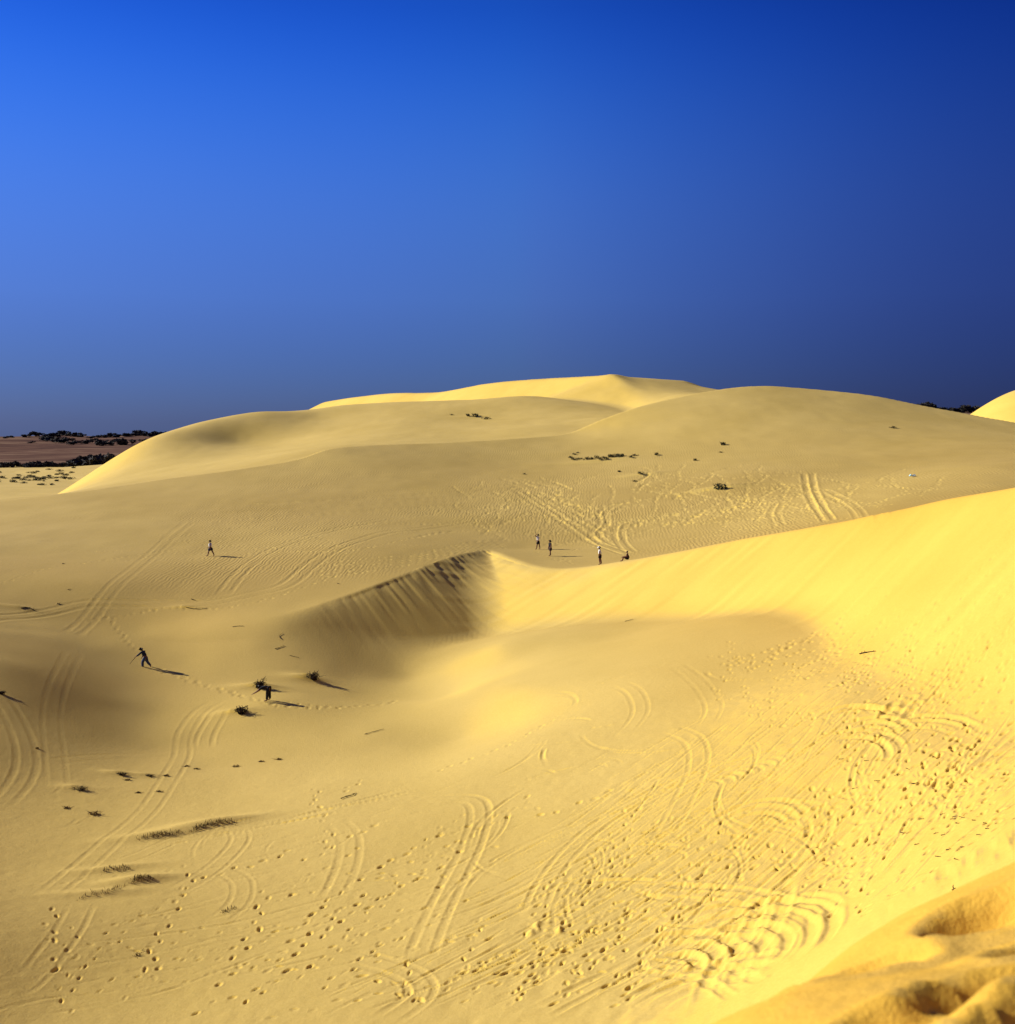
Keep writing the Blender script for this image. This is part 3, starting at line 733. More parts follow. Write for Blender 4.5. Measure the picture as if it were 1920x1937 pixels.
# ------------------------------------------------------------------ helpers for things
def tag(o, label, cat, group=None):
    o['label'] = label; o['category'] = cat
    if group: o['group'] = group
    return o
def flat_mat(name, c, rough=0.85, var=0.25, scale=8.0, spec=0.2):
    m, n, b = new_mat(name)
    tcn = N(n, 'ShaderNodeTexCoord'); nz = N(n, 'ShaderNodeTexNoise', Scale=scale, Detail=4.0)
    n.links.new(tcn.outputs['Object'], nz.inputs['Vector'])
    r = N(n, 'ShaderNodeValToRGB'); n.links.new(nz.outputs[0], r.inputs['Fac'])
    r.color_ramp.elements[0].position = .3; r.color_ramp.elements[0].color = (*[k * (1 - var) for k in c], 1)
    r.color_ramp.elements[1].position = .7; r.color_ramp.elements[1].color = (*[min(1, k * (1 + var)) for k in c], 1)
    n.links.new(r.outputs[0], b.inputs['Base Color'])
    b.inputs['Roughness'].default_value = rough; b.inputs['Specular IOR Level'].default_value = spec
    return m
def mesh_obj(name, V, Fc, mat, parent=None, smooth=False, loc=None):
    me = bpy.data.meshes.new(name); me.from_pydata([tuple(v) for v in V], [], Fc); me.update()
    if smooth: me.polygons.foreach_set('use_smooth', [True] * len(me.polygons))
    me.materials.append(mat)
    o = bpy.data.objects.new(name, me); col.objects.link(o)
    if parent is not None: o.parent = parent
    if loc is not None: o.location = loc
    if name in ('foliage', 'crown', 'leaves', 'stalks', 'stems', 'branches', 'matted_twigs', 'straw_blades', 'dark_blades'): o['kind'] = 'stuff'
    return o
def empty(name, loc, rz=0.0, scale=1.0):
    o = bpy.data.objects.new(name, None); col.objects.link(o)
    o.location = loc; o.rotation_euler = (0, 0, rz); o.scale = (scale,) * 3; o.empty_display_size = .2
    return o
def tube(V, Fc, pts, radii, sides=6):
    """append a tapered tube"""
    base = len(V); n = len(pts)
    for i, p in enumerate(pts):
        p = Vector(p)
        t = (Vector(pts[min(i + 1, n - 1)]) - Vector(pts[max(i - 1, 0)])).normalized()
        a = t.orthogonal().normalized(); b = t.cross(a)
        for k in range(sides):
            g = 2 * math.pi * k / sides
            V.append(p + (a * math.cos(g) + b * math.sin(g)) * radii[i])
    for i in range(n - 1):
        for k in range(sides):
            k2 = (k + 1) % sides
            Fc.append((base + i * sides + k, base + i * sides + k2, base + (i + 1) * sides + k2, base + (i + 1) * sides + k))
    Fc.append(tuple(base + k for k in range(sides))[::-1]); Fc.append(tuple(base + (n - 1) * sides + k for k in range(sides)))
def copy_thing(o, loc, rz, sc):
    c = o.copy(); col.objects.link(c); c.location = loc; c.rotation_euler = (0, 0, rz); c.scale = (sc,) * 3 if np.isscalar(sc) else sc
    for ch in o.children:
        k = ch.copy(); col.objects.link(k); k.parent = c
    return c

M_BRUSH = flat_mat('dead brush', (0.030, 0.018, 0.010), .95)
M_LEAF = flat_mat('dark scrub leaf', (0.035, 0.040, 0.018), .9, .4, 2.0)
M_FARLEAF = flat_mat('dark tree leaf', (0.045, 0.040, 0.034), .95, .4, .6)
M_STRAW = flat_mat('dry grass', (0.22, 0.14, 0.045), .9, .4)
M_GRASS = flat_mat('dark dune grass', (0.11, 0.072, 0.027), .9, .4)
M_WOOD = flat_mat('weathered wood', (0.060, 0.035, 0.018), .9, .4)
M_SKIN = flat_mat('skin', (0.16, 0.065, 0.035), .6, .1)
M_HAIR = flat_mat('black hair', (0.010, 0.008, 0.007), .6, .2)
M_BLACK = flat_mat('black cloth', (0.014, 0.013, 0.016), .9, .2)
M_NAVY = flat_mat('navy cloth', (0.016, 0.020, 0.045), .9, .2)
M_DENIM = flat_mat('blue denim', (0.035, 0.050, 0.11), .9, .2)
M_WHITE = flat_mat('white cotton', (0.80, 0.80, 0.80), .9, .04)
M_BROWN = flat_mat('brown cloth', (0.07, 0.035, 0.022), .9, .2)
M_RED = flat_mat('red cloth', (0.38, 0.05, 0.02), .9, .1)

# ------------------------------------------------------------------ distant country
def hill_material():
    m, n, b = new_mat('dry hills')
    L = n.links.new
    geo = N(n, 'ShaderNodeNewGeometry')
    mp = N(n, 'ShaderNodeMapping'); L(geo.outputs['Position'], mp.inputs['Vector']); mp.inputs['Scale'].default_value = (.35, 1, 1)
    a = N(n, 'ShaderNodeTexNoise', Scale=0.03, Detail=8.0, Roughness=0.72); L(mp.outputs[0], a.inputs['Vector'])
    r = N(n, 'ShaderNodeValToRGB'); L(a.outputs[0], r.inputs['Fac'])
    e = r.color_ramp.elements
    e[0].position = .34; e[0].color = (0.045, 0.030, 0.030, 1); e[1].position = .68; e[1].color = (0.26, 0.17, 0.11, 1)
    k = r.color_ramp.elements.new(.5); k.color = (0.135, 0.075, 0.055, 1)
    L(r.outputs[0], b.inputs['Base Color']); b.inputs['Roughness'].default_value = 1.0; b.inputs['Specular IOR Level'].default_value = 0.0
    return m
def hill_z(x, y):
    x = np.asarray(x, float); y = np.asarray(y, float)
    zr = np.interp(x, [-900, -480, -420, -380, -330, 370, 470, 900], [-13.5, -13, -11, -12.5, -11.5, 11.5, 11.0, 9.0])
    t = np.clip((y - 505) / 520, 0, 1)
    z = -20.4 + (zr + 20.4) * (0.55 * t + 0.45 * t * t)
    z = z - np.maximum(y - 1045, 0) * 0.03
    return z + sstep(520, 640, y) * (.9 * vnoise(x, y, 70, 71) + .5 * vnoise(x, y, 28, 72))
hy_ = np.concatenate([np.linspace(490, 1060, 150), np.geomspace(1065, 9000, 30)]); hs_ = np.linspace(-.62, .62, 240)
HX = hs_[None] * hy_[:, None]; HY = np.repeat(hy_[:, None], len(hs_), 1)
hills = grid_mesh('hills', HX, HY, hill_z(HX, HY), hill_material())
hills['kind'] = 'structure'
def hill_hit(u, v):
    y = np.linspace(500, 1060, 800); x = (u - 960) / F * y
    d = -(v - VH) / F * y - hill_z(x, y)
    k = np.nonzero(d <= 0)[0]
    i = k[0] if len(k) else len(y) - 1
    return Vector((x[i], y[i], float(hill_z(x[i], y[i]))))

def leaf_cloud(n, r, rs, leaf, lobes=7, flat=0.75):
    """leaf-sized faces spread through an uneven crown"""
    V, Fc = [], []
    cs = [(Vector((rs.normal(0, .45), rs.normal(0, .45), rs.uniform(.25, .95))), rs.uniform(.28, .55)) for _ in range(lobes)]
    for i in range(n):
        c, q = cs[rs.integers(lobes)]
        d = Vector(rs.normal(0, 1, 3)); d.normalize()
        p = c + d * q * rs.uniform(.45, 1.0) ** .5
        p = Vector((p.x * r, p.y * r, max(p.z, .03) * r * flat))
        a = Vector(rs.normal(0, 1, 3)).normalized(); b = a.cross(Vector(rs.normal(0, 1, 3))).normalized()
        s = leaf * rs.uniform(.5, 1.3)
        k = len(V); V += [p - a * s, p + b * s * .45, p + a * s, p - b * s * .45]; Fc.append((k, k + 1, k + 2, k + 3))
    return V, Fc
def make_tree(seed, r, h):
    rs = np.random.default_rng(seed)
    t = empty('far_tree', (0, 0, 0))
    V, Fc = [], []
    tube(V, Fc, [(0, 0, -.4), (.05 * h, 0, .3 * h), (.02 * h, .03 * h, .62 * h)], [.05 * h, .04 * h, .02 * h])
    for k in range(4):
        g = rs.uniform(0, 6.28); tube(V, Fc, [(.03 * h, 0, .28 * h), (math.cos(g) * r * .5, math.sin(g) * r * .5, .55 * h)], [.025 * h, .008 * h], 4)
    mesh_obj('trunk', V, Fc, M_WOOD, t)
    V, Fc = leaf_cloud(420, r, rs, .28 * r, 9, h / r * .72)
    V = [v + Vector((0, 0, h * .16)) for v in V]
    mesh_obj('crown', V, Fc, M_FARLEAF, t)
    return t
protos = [make_tree(s, 2.4, 3.4) for s in (1, 2, 3, 4)]
used = set()
def far_tree(loc, sc, label, group, name='far_tree', cat='tree'):
    k = int(rng.integers(4))
    if k not in used: used.add(k); o = protos[k]; o.location = loc; o.rotation_euler = (0, 0, rng.uniform(0, 6)); o.scale = sc
    else: o = copy_thing(protos[k], loc, rng.uniform(0, 6), sc)
    o.name = name
    tag(o, label, cat, group); return o
u = -70.0
while u < 232:                                       # the dark row at the edge of the sand flat
    big = 0.75 + .95 * float(sstep(120, 185, np.array(u))) + rng.uniform(-.15, .25)
    y = 500 + rng.uniform(-4, 8); x = (u - 960) / F * y
    far_tree((x, y, float(min(hill_z(x, y), -20.0)) - .25), (big * rng.uniform(1.0, 1.5), big * 1.1, big * rng.uniform(.8, 1.1)), 'dark low tree in the tree row where the far sand flat ends', 'trees in the row behind the far sand flat')
    u += rng.uniform(7, 13)
for (u, v, s) in [(8,829,.8),(20,828,1),(46,827,1.3),(68,826,2.3),(82,828,1),(95,827,1.8),(108,826,1.9),(118,823,2.2),(130,825,1.6),(142,826,2.0),(154,827,1.5),(175,829,1.2),(192,828,1.4),(208,827,2.0),(222,827,1.4),(238,826,1.7),(250,825,1.5),(261,824,2.5),(272,825,1.7),(284,826,1.8),(296,825,2.2),(306,824,1.8),
                  (90,834,2.2),(106,836,2.0),(122,838,2.2),(140,841,1.6),(165,840,1.8),(188,842,1.9),(200,843,1.6),(230,842,2.4),(180,834,1.1),(215,836,1.2),(275,835,1.2),(60,838,.9)]:
    q = hill_hit(u, v)
    far_tree((q.x, q.y, q.z - .4), (s * 1.05, s, s * .58), 'small dark tree or bush on the far brown hills at the left', 'trees dotted over the far hills at the left')
for (u, v, s) in [(1738,778,2.6),(1746,777,3.2),(1755,779,2.8),(1764,781,1.6),(1776,783,1.2),(1788,783,1.7),(1800,783,1.6),(1812,784,1.4),(1824,785,1.8),(1832,784,2.4),(1842,786,1.6)]:
    y = 1000.0; x = (u - 960) / F * y
    z = float(hill_z(x, y))
    far_tree((x, y, z - .4), (s * 1.2, s * 1.1, s * .8), 'dark tree on the sliver of far hill at the right', 'trees on the far hill at the right')

# ------------------------------------------------------------------ scrub, brushwood, grass
def make_scrub(seed, name='scrub_clump'):
    rs = np.random.default_rng(seed)
    t = empty(name, (0, 0, 0))
    V, Fc = [], []
    for k in range(9):
        g = rs.uniform(0, 6.28); l = rs.uniform(.35, .65)
        tube(V, Fc, [(0, 0, -.08), (math.cos(g) * .16, math.sin(g) * .16, .2), (math.cos(g) * l * .8, math.sin(g) * l * .8, rs.uniform(.3, .6))], [.02, .014, .005], 4)
    mesh_obj('stems', V, Fc, M_BRUSH, t)
    V, Fc = leaf_cloud(230, .5, rs, .07, 6, .8)
    mesh_obj('foliage', V, Fc, M_LEAF, t)
    return t
sproto = [make_scrub(s) for s in (11, 12, 13)]
sused = set()
def scrub(loc, sc, label, group, cat='shrub'):
    k = int(rng.integers(3))
    if k not in sused: sused.add(k); o = sproto[k]; o.location = loc; o.rotation_euler = (0, 0, rng.uniform(0, 6)); o.scale = sc
    else: o = copy_thing(sproto[k], loc, rng.uniform(0, 6), sc)
    return tag(o, label, cat, group)
for i in range(58):                                  # the speckled far flat at the left edge
    u_ = rng.uniform(-30, 165); v_ = rng.normal(906, 4.5) if rng.uniform() < .8 else rng.uniform(890, 925)
    y = 20.0 * F / (v_ - VH); x = (u_ - 960) / F * y
    if u_ > 165 - (v_ - 890) * 1.0: continue
    s = rng.uniform(1.2, 2.6)
    scrub((x, y, ground(x, y) - .05), (s * 1.4, s * 1.2, s * .75), 'tiny dark scrub on the pale far sand flat at the left', 'scrub on the far sand flat')
for (u, v, s) in [(1080,866,.9),(1087,860,.8),(1086,870,1.1),(1093,869,.8),(1100,868,.6),(1111,870,1.3),(1120,869,1.0),(1130,867,1.3),(1137,870,.9),(1141,866,.8),(1145,869,1.1),(1154,864,1.2),(1160,865,1.3),(1167,863,1.2),(1173,865,1.5),(1178,862,.9)]:
    q = spot(u, v); scrub(q - Vector((0, 0, .05)), (s * 1.25, s, s * .9), 'dark scrub clump in the long row on the middle dune', 'scrub row on the middle dune')
for (u, v, s, lab) in [(1192,865,.9,'left of two small scrub dots past the right end of the scrub row'),(1200,863,1.0,'right of two small scrub dots past the right end of the scrub row'),(1241,861,1.2,'lone scrub dot well right of the scrub row on the middle dune'),
                       (1092,857,.6,'tiny scrub dot just above the left end of the scrub row'),(1171,893,.8,'scrub dot below the right half of the scrub row'),(1213,897,1.1,'flat scrub below and right of the scrub row'),(1201,911,.7,'small scrub dot lowest below the scrub row'),
                       (1358,925,1.9,'rust brown scrub standing alone on the middle dune'),(1366,842,1.4,'scrub clump high on the right of the middle dune'),(1315,871,.9,'scrub dot between the scrub row and the right of the middle dune'),(1363,856,.6,'tiny scrub just below the high right clump'),
                       (1690,810,1.0,'lone dot of scrub near the top right of the middle dune'),(991,897,.6,'tiny dry plant left of the scrub row, lower down'),
                       (884,787,1.5,'left clump of scrub in the high hollow'),(897,788,2.0,'largest clump of scrub in the high hollow'),(921,793,1.6,'right clump of scrub in the high hollow'),(855,785,.8,'faint scrub farthest left in the high hollow')]:
    q = spot(u, v); scrub(q - Vector((0, 0, .05)), (s * 1.3, s, s * .9), lab, None)

def brushwood(u, v, w, h, label, seed, rz=0.0, n=26, lean=0.4):
    """a half-buried dead bush: a tangle of dark branches with a matted crown"""
    rs = np.random.default_rng(seed); q = spot(u, v)
    t = empty('brushwood', q, rz)
    V, Fc = [], []
    for k in range(n):
        g = rs.uniform(0, 6.28); l = rs.uniform(.5, 1.0) * w * .5
        p0 = Vector((rs.normal(0, .12) * w, rs.normal(0, .1) * w, -.1)); p2 = Vector((math.cos(g) * l + lean * w * .2, math.sin(g) * l * .7, rs.uniform(.2, 1.0) * h))
        p1 = (p0 + p2) / 2 + Vector((0, 0, .35 * h)) + Vector(rs.normal(0, .05 * w, 3)); p3 = p2 + Vector((rs.normal(0, .15) * w, rs.normal(0, .12) * w, rs.normal(-.05, .12) * h))
        tube(V, Fc, [p0, p1, p2, p3], [.028, .022, .014, .005], 5)
    mesh_obj('branches', V, Fc, M_BRUSH, t)
    V, Fc = leaf_cloud(420, w * .38, rs, .05, 8, h / w * 1.5)
    mesh_obj('matted_twigs', V, Fc, M_BRUSH, t)
    return tag(t, label, 'dead bush')
brushwood(491,1301,1.15,.75,'dead bush on a small drift that the bending person reaches into',31)
brushwood(592,1285,1.15,.70,'dead bush on a drift, right of the bending person',32)
brushwood(456,1350,1.15,.55,'dead bush lying in front of the bending person',33)
brushwood(2,1312,.5,.16,'dead bush cut by the left edge of the picture',34)
for k, (u, v, w, h, lab) in enumerate([(230,1466,.75,.35,'dark dry plant heading the row of small plants left of centre'),(283,1468,.6,.25,'second dry plant in the row behind the curved wheel tracks'),(315,1468,.5,.2,'third smaller dry plant in the row left of centre'),
                                       (152,1494,.85,.4,'spiky dry plant on its own drift, far left'),(126,1528,.6,.2,'flat dry plant below the spiky one at far left'),(177,1541,.85,.4,'thin leggy dry plant at left above the grass ridges'),
                                       (70,1416,.3,.2,'tiny dark plant near the left edge above the wheel arcs'),(352,1450,.5,.16,'thin dry plant left of the middle of the plant row'),(372,1455,.5,.16,'thin dry plant by the wheel tracks in the plant row'),(447,1450,.6,.18,'dry plant towards the right of the plant row'),(495,1441,.55,.18,'dry plant near the right end of the plant row'),(528,1437,.7,.22,'last dry plant at the right end of the plant row'),
                                       (240,1476,.5,.2,'dry plant just below the dark leading plant'),(262,1500,.5,.15,'faint dry plant below the plant row'),(300,1498,.6,.15,'faint dry plant right of another below the plant row')]):
    w *= .72; h *= .6
    rs = np.random.default_rng(60 + k); q = spot(u, v)
    t = empty('dry_plant', q)
    V, Fc = [], []
    for _ in range(30):
        g = rs.uniform(0, 6.28); l = rs.uniform(.3, 1) * w * .6
        p0 = Vector((rs.normal(0, .18) * w, rs.normal(0, .08) * w, -.04)); p2 = p0 + Vector((math.cos(g) * l, math.sin(g) * l * .6, rs.uniform(.4, 1.1) * h))
        tube(V, Fc, [p0, (p0 + p2) / 2 + Vector((0, 0, .2 * h)), p2], [.013, .010, .003], 4)
    mesh_obj('stalks', V, Fc, M_BRUSH if k in (0, 1, 3) else M_STRAW, t)
    V, Fc = leaf_cloud(70, w * .4, rs, .035, 5, h / w * 1.2); mesh_obj('leaves', V, Fc, M_BRUSH if k in (0, 3) else M_GRASS, t)
    tag(t, lab, 'dry plant', 'dry plants left of centre')

def grass_ridge(px, n, h, label, seed, dark=.5):
    rs = np.random.default_rng(seed)
    w = [spot(u, v) for u, v in px]; line = catmull([tuple(q) for q in w], .05)
    c = w[len(w) // 2]
    t = empty('grass_ridge', c)
    for nm, mat, m in (('straw_blades', M_STRAW, int(n * (1 - dark))), ('dark_blades', M_GRASS, int(n * dark))):
        V, Fc = [], []
        for _ in range(m):
            i = min(len(line) - 1, int(abs(rs.beta(1.6, 1.6)) * len(line))); x, y = line[i, 0] + rs.normal(0, .06), line[i, 1] + rs.normal(0, .12)
            z = ground(x, y); g = rs.uniform(0, 6.28); hh = h * rs.uniform(.4, 1.1); b = rs.uniform(.1, .5) * hh
            p = Vector((x, y, z - .03)) - c; d = Vector((math.cos(g), math.sin(g), 0)); s = d.cross(Vector((0, 0, 1))) * .012
            k = len(V); m1 = p + d * b * .35 + Vector((0, 0, hh * .6)); V += [p - s, p + s, m1 + s * .7, p + d * b + Vector((0, 0, hh)), m1 - s * .7]
            Fc.append((k, k + 1, k + 2, k + 3, k + 4))
        mesh_obj(nm, V, Fc, mat, t)
    return tag(t, label, 'grass', 'low grass ridges at the lower left')
grass_ridge([(262,1588),(280,1582),(300,1579),(325,1578),(345,1577)], 150, .2, 'grass ridge left of the darker arched one, upper of the left group', 81, .6)
grass_ridge([(357,1574),(372,1567),(390,1561),(410,1556),(430,1555),(450,1557)], 180, .2, 'dark arched grass ridge, rightmost at the lower left', 82, .75)
grass_ridge([(188,1650),(205,1646),(220,1644),(235,1643),(250,1643)], 70, .17, 'sparse grass ridge above the small dark arched tuft', 83, .5)
grass_ridge([(245,1668),(255,1664),(265,1661),(278,1661),(292,1666)], 100, .18, 'small dark arched grass tuft on a bump at lower left', 84, .8)
grass_ridge([(150,1700),(168,1694),(185,1690),(205,1686),(230,1679),(245,1674)], 70, .17, 'pale thin grass ridge lowest of the group at lower left', 85, .35)
grass_ridge([(420,1724),(432,1722),(445,1718)], 45, .14, 'small sparse grass tuft between the footprint trails', 86, .5)
grass_ridge([(258,1807),(266,1805)], 30, .14, 'lowest tiny grass tuft beside a footprint trail', 87, .6)

def wood(pts, r, label, name='driftwood', cat='driftwood', group=None, stubs=3, seed=0, lift=.05, mat=None):
    rs = np.random.default_rng(seed)
    r = r * .65; w = [spot(u, v) for u, v in pts]; c = w[0].copy(); stubs = min(stubs, 4); lift = lift * .5
    V, Fc = [], []
    n = len(w); P3 = [q - c + Vector((0, 0, lift + rs.uniform(0, lift))) for q in w]
    tube(V, Fc, P3, [r * (1 - .6 * i / max(1, n - 1)) * rs.uniform(.8, 1.15) for i in range(n)], 7)
    for _ in range(stubs):
        i = int(rs.integers(0, n - 1)); p = P3[i].lerp(P3[i + 1], rs.uniform(.2, .9)); d = Vector((rs.normal(0, 1), rs.normal(0, 1), rs.uniform(.1, .9))).normalized()
        L = rs.uniform(2, 4.5) * r; tube(V, Fc, [p, p + d * L * .6, p + d * L + Vector(rs.normal(0, r, 3))], [r * .5, r * .35, r * .12], 5)
    return tag(mesh_obj(name, V, Fc, mat or M_WOOD, None, False, c), label, cat, group)
wood([(1626,1238),(1634,1236),(1644,1234),(1656,1233)], .055, 'dark driftwood log among the footprints below the right ridge', seed=1, stubs=4, mat=M_BRUSH)
wood([(40,1151),(48,1149),(58,1151),(66,1156)], .07, 'dead branch above the long wheel track at the far left', seed=2, stubs=5, mat=M_BRUSH)
wood([(352,1149),(365,1152),(380,1153),(392,1151)], .05, 'flat tangle of twigs below the long wheel track', seed=3, stubs=9, mat=M_BRUSH)
wood([(362,1134),(370,1136)], .05, 'short stick just above the long wheel track', seed=4, mat=M_BRUSH)
wood([(128,1116),(134,1115)], .05, 'small dark stick on the left plateau, upper of two', seed=5, mat=M_BRUSH)
wood([(108,1143),(113,1142)], .06, 'small dark stick near the bend of the long wheel track', seed=6, mat=M_BRUSH)
wood([(118,1067),(124,1067)], .05, 'small dark stick highest on the left plateau', seed=7, mat=M_BRUSH)
wood([(638,1104),(642,1105)], .05, 'small dark stick just above the slip face lip', seed=8, mat=M_BRUSH)
wood([(520,1228),(528,1226),(538,1222)], .04, 'thin twig on the shaded slope above the bending person', seed=9, stubs=4, mat=M_BRUSH)
wood([(532,1210),(528,1204),(534,1198)], .035, 'forked twig on the shaded slope, higher than the thin one', seed=10, stubs=5, mat=M_BRUSH)
wood([(548,1240),(558,1243),(566,1245)], .035, 'twig on the shaded slope lowest of three', seed=11, stubs=5, mat=M_BRUSH)
wood([(440,1186),(452,1185),(462,1185)], .04, 'flat twig on the brow of the shaded slope', seed=12, stubs=4, mat=M_BRUSH)
wood([(645,1512),(655,1508),(668,1505),(673,1501)], .05, 'thin bent stick beside footprints left of the hooked wheel track', seed=13, stubs=4, mat=M_BRUSH)
wood([(690,1390),(710,1384),(726,1380)], .035, 'faint flat twig on the floor right of the bushes', seed=14, stubs=5, mat=M_WOOD)
wood([(1801,1687),(1808,1683)], .035, 'dark scrap of wood nearest the camera crest at the right', seed=15, stubs=2, mat=M_BRUSH)
wood([(1182,1176),(1198,1172)], .04, 'thin twig at the foot of the right ridge', seed=16, stubs=3, mat=M_WOOD)
for k in range(26):                                   # litter of dark twig ends on the trampled slope
    u_, v_ = sample_poly([(1680,1570),(1760,1540),(1860,1550),(1880,1590),(1800,1630),(1720,1610)] if k < 18 else [(1560,1420),(1720,1440),(1740,1490),(1600,1500)])
    a_ = rng.uniform(-6, 6)
    wood([(u_, v_), (u_ + rng.uniform(3, 6), v_ + a_ * .3), (u_ + rng.uniform(6, 11), v_ + a_ * .6)], .02, 'dark twig scrap in the litter on the trampled slope at the right', 'twig_scrap', 'twig', 'twig litter on the trampled slope', 2, 200 + k, .02, M_BRUSH)

# crumpled blue plastic far up the middle dune
rs = np.random.default_rng(5); V, Fc = [], []
for j in range(7):
    for i in range(7):
        V.append((i * .12 - .36, j * .08 - .24, .12 + .14 * math.sin(i * 1.7 + j) * math.cos(j * 1.3) + rs.uniform(0, .16)))
for j in range(6):
    for i in range(6): Fc.append((j * 7 + i, j * 7 + i + 1, j * 7 + i + 8, j * 7 + i + 7))
sheet = mesh_obj('plastic_sheet', V, Fc, flat_mat('pale blue plastic', (0.35, 0.62, 0.75), .35, .08, 4, .5), None, False, spot(1726, 902))
md = sheet.modifiers.new('thickness', 'SOLIDIFY'); md.thickness = .012
tag(sheet, 'scrap of pale blue plastic lying on the right of the middle dune', 'plastic scrap')

# ------------------------------------------------------------------ people
def skin_mesh(name, verts, edges, mat, parent, root=0, sub=1, offset=0.0):
    me = bpy.data.meshes.new(name)
    me.from_pydata([v[0] for v in verts], edges, [])
    o = bpy.data.objects.new(name, me); col.objects.link(o)
    sk = o.modifiers.new('skin', 'SKIN'); sk.use_smooth_shade = True; sk.branch_smoothing = 0.6
    for i, v in enumerate(verts):
        r = v[1] if isinstance(v[1], tuple) else (v[1], v[1])
        me.skin_vertices[0].data[i].radius = (r[0] + offset, r[1] + offset); me.skin_vertices[0].data[i].use_root = (i == root)
    ss = o.modifiers.new('sub', 'SUBSURF'); ss.levels = sub; ss.render_levels = sub
    dg = bpy.context.evaluated_depsgraph_get()
    nm = bpy.data.meshes.new_from_object(o.evaluated_get(dg))
    o.modifiers.clear(); o.data = nm; nm.name = name
    nm.materials.clear(); nm.materials.append(mat)
    o.parent = parent
    return o

def person(loc, yaw, label, height=1.66, lean=0.0, nod=0.0, legs=((0, 0), (0, 0)), arms=((0, .15, .1), (0, .15, .1)), splay=.06, hipdrop=None,
           top=M_BLACK, bottom=M_BLACK, sleeves=True, short=True, hat=None, bun=False, sink=0.0, skirt=False, sit=False):
    """forward is +x before the yaw; legs = (swing, knee), arms = (swing, spread, elbow)"""
    S = height / 1.70
    t = empty('person', loc, yaw)
    up = lambda a: Vector((math.sin(a), 0, math.cos(a)))
    feet = []; J = {}
    for s, (sw, kn) in zip((1, -1), legs):
        hip = Vector((0, s * .095, 0)); knee = hip + Vector((math.sin(sw) * .43, s * splay, -math.cos(sw) * .43)); b = sw - kn
        ank = knee + Vector((math.sin(b) * .42, s * splay * .4, -math.cos(b) * .42)); toe = ank + Vector((.17 * math.cos(b * .5), s * .03, -.05 + .17 * math.sin(b * .5)))
        J[s] = (hip, knee, ank, toe); feet.append(min(ank.z, toe.z) - .035)
    z0 = -min(feet) - sink
    pel = Vector((0, 0, z0)); T = up(lean)
    spine, chest, neck = pel + T * .20, pel + T * .40, pel + T * .53
    hd = up(lean + nod); head = neck + hd * .14; crown = head + hd * .10
    V, E = [], []
    def add(p, r, link=None):
        V.append((p * S, (r * S if not isinstance(r, tuple) else (r[0] * S, r[1] * S))))
        if link is not None: E.append((link, len(V) - 1))
        return len(V) - 1
    ip = add(pel, .150); isp = add(spine, .135, ip); ic = add(chest, .158, isp); inn = add(neck, .060, ic)
    jaw = add(neck + hd * .07 + Vector((.015, 0, 0)), .066, inn); ih = add(head, .098, jaw); add(crown, .072, ih)
    fwd = Vector((hd.z, 0, -hd.x)); add(head + fwd * .105 - hd * .005, .018, ih)                       # nose
    limb = {}
    for s, (sw, sp, el) in zip((1, -1), arms):
        sh = chest + T * .07 + Vector((0, s * .175, 0)); d = Vector((math.sin(lean * .0 + sw), s * math.sin(sp), -math.cos(sw) * math.cos(sp))).normalized()
        elb = sh + d * .29; a2 = sw + el; d2 = Vector((math.sin(a2), s * math.sin(sp * .4), -math.cos(a2))).normalized(); wr = elb + d2 * .25; palm = wr + d2 * .075
        a = add(sh, .072, ic); b = add(elb, .054, a); c = add(wr, .036, b); e = add(palm, .036, c)
        side = Vector((0, 1, 0)); nrm = d2.cross(side).normalized()
        for k, (o, l) in enumerate([(-.026, .070), (-.009, .082), (.009, .078), (.026, .060)]):
            f1 = palm + side * o + d2 * (.03 + l * .5); f2 = f1 + (d2 * .8 - nrm * .6).normalized() * l * .5
            g = add(f1, .0095, e); add(f2, .008, g)
        th = palm + side * (-s * .045) + d2 * .01; g = add(th, .011, e); add(th + (d2 + side * (-s) * .4).normalized() * .045, .009, g)
        limb[s] = (sh, elb, wr, palm)
    for s in (1, -1):
        hip, knee, ank, toe = [q + Vector((0, 0, z0)) for q in J[s]]
        a = add(hip, .100, ip); b = add(knee, .066, a); c0 = add(knee.lerp(ank, .35), .068, b); c = add(ank, .045, c0); add(toe, .040, c)
    skin_mesh('body', V, E, M_SKIN, t)
    # clothes follow the same joints
    V, E = [], []
    ip = add(pel + T * .02, .185); isp = add(spine, .178, ip); ic = add(chest, .190, isp); add(chest + T * .11, .085, ic)
    if sleeves:
        for s in (1, -1):
            sh, elb, wr, palm = limb[s]; a = add(sh, .098, ic); add(sh.lerp(elb, .62 if sleeves is True else 1.0), .082, a)
            if sleeves == 'long': add(elb.lerp(wr, .9), .056, len(V) - 1)
    skin_mesh('shirt', V, E, top, t)
    V, E = [], []
    ip = add(pel + T * .05, .188); add(pel, .192, ip)
    for s in (1, -1):
        hip, knee, ank, toe = [q + Vector((0, 0, z0)) for q in J[s]]
        a = add(hip, .138 if not skirt else .155, 1)
        if short: add(hip.lerp(knee, .85), .118 if not skirt else .15, a)
        else: b = add(knee, .105, a); add(knee.lerp(ank, .93), .085, b)
    skin_mesh('shorts' if short else 'trousers', V, E, bottom, t, root=1)
    # hair or cap
    V, E = [], []
    a = add(head - fwd * .025 + hd * .03, .098); b = add(crown - fwd * .01 + hd * .012, .078, a); add(neck + hd * .09 - fwd * .06, .060, a)
    if bun: add(head - fwd * .13 + hd * .02, .062, a)
    skin_mesh('hair', V, E, M_HAIR, t)
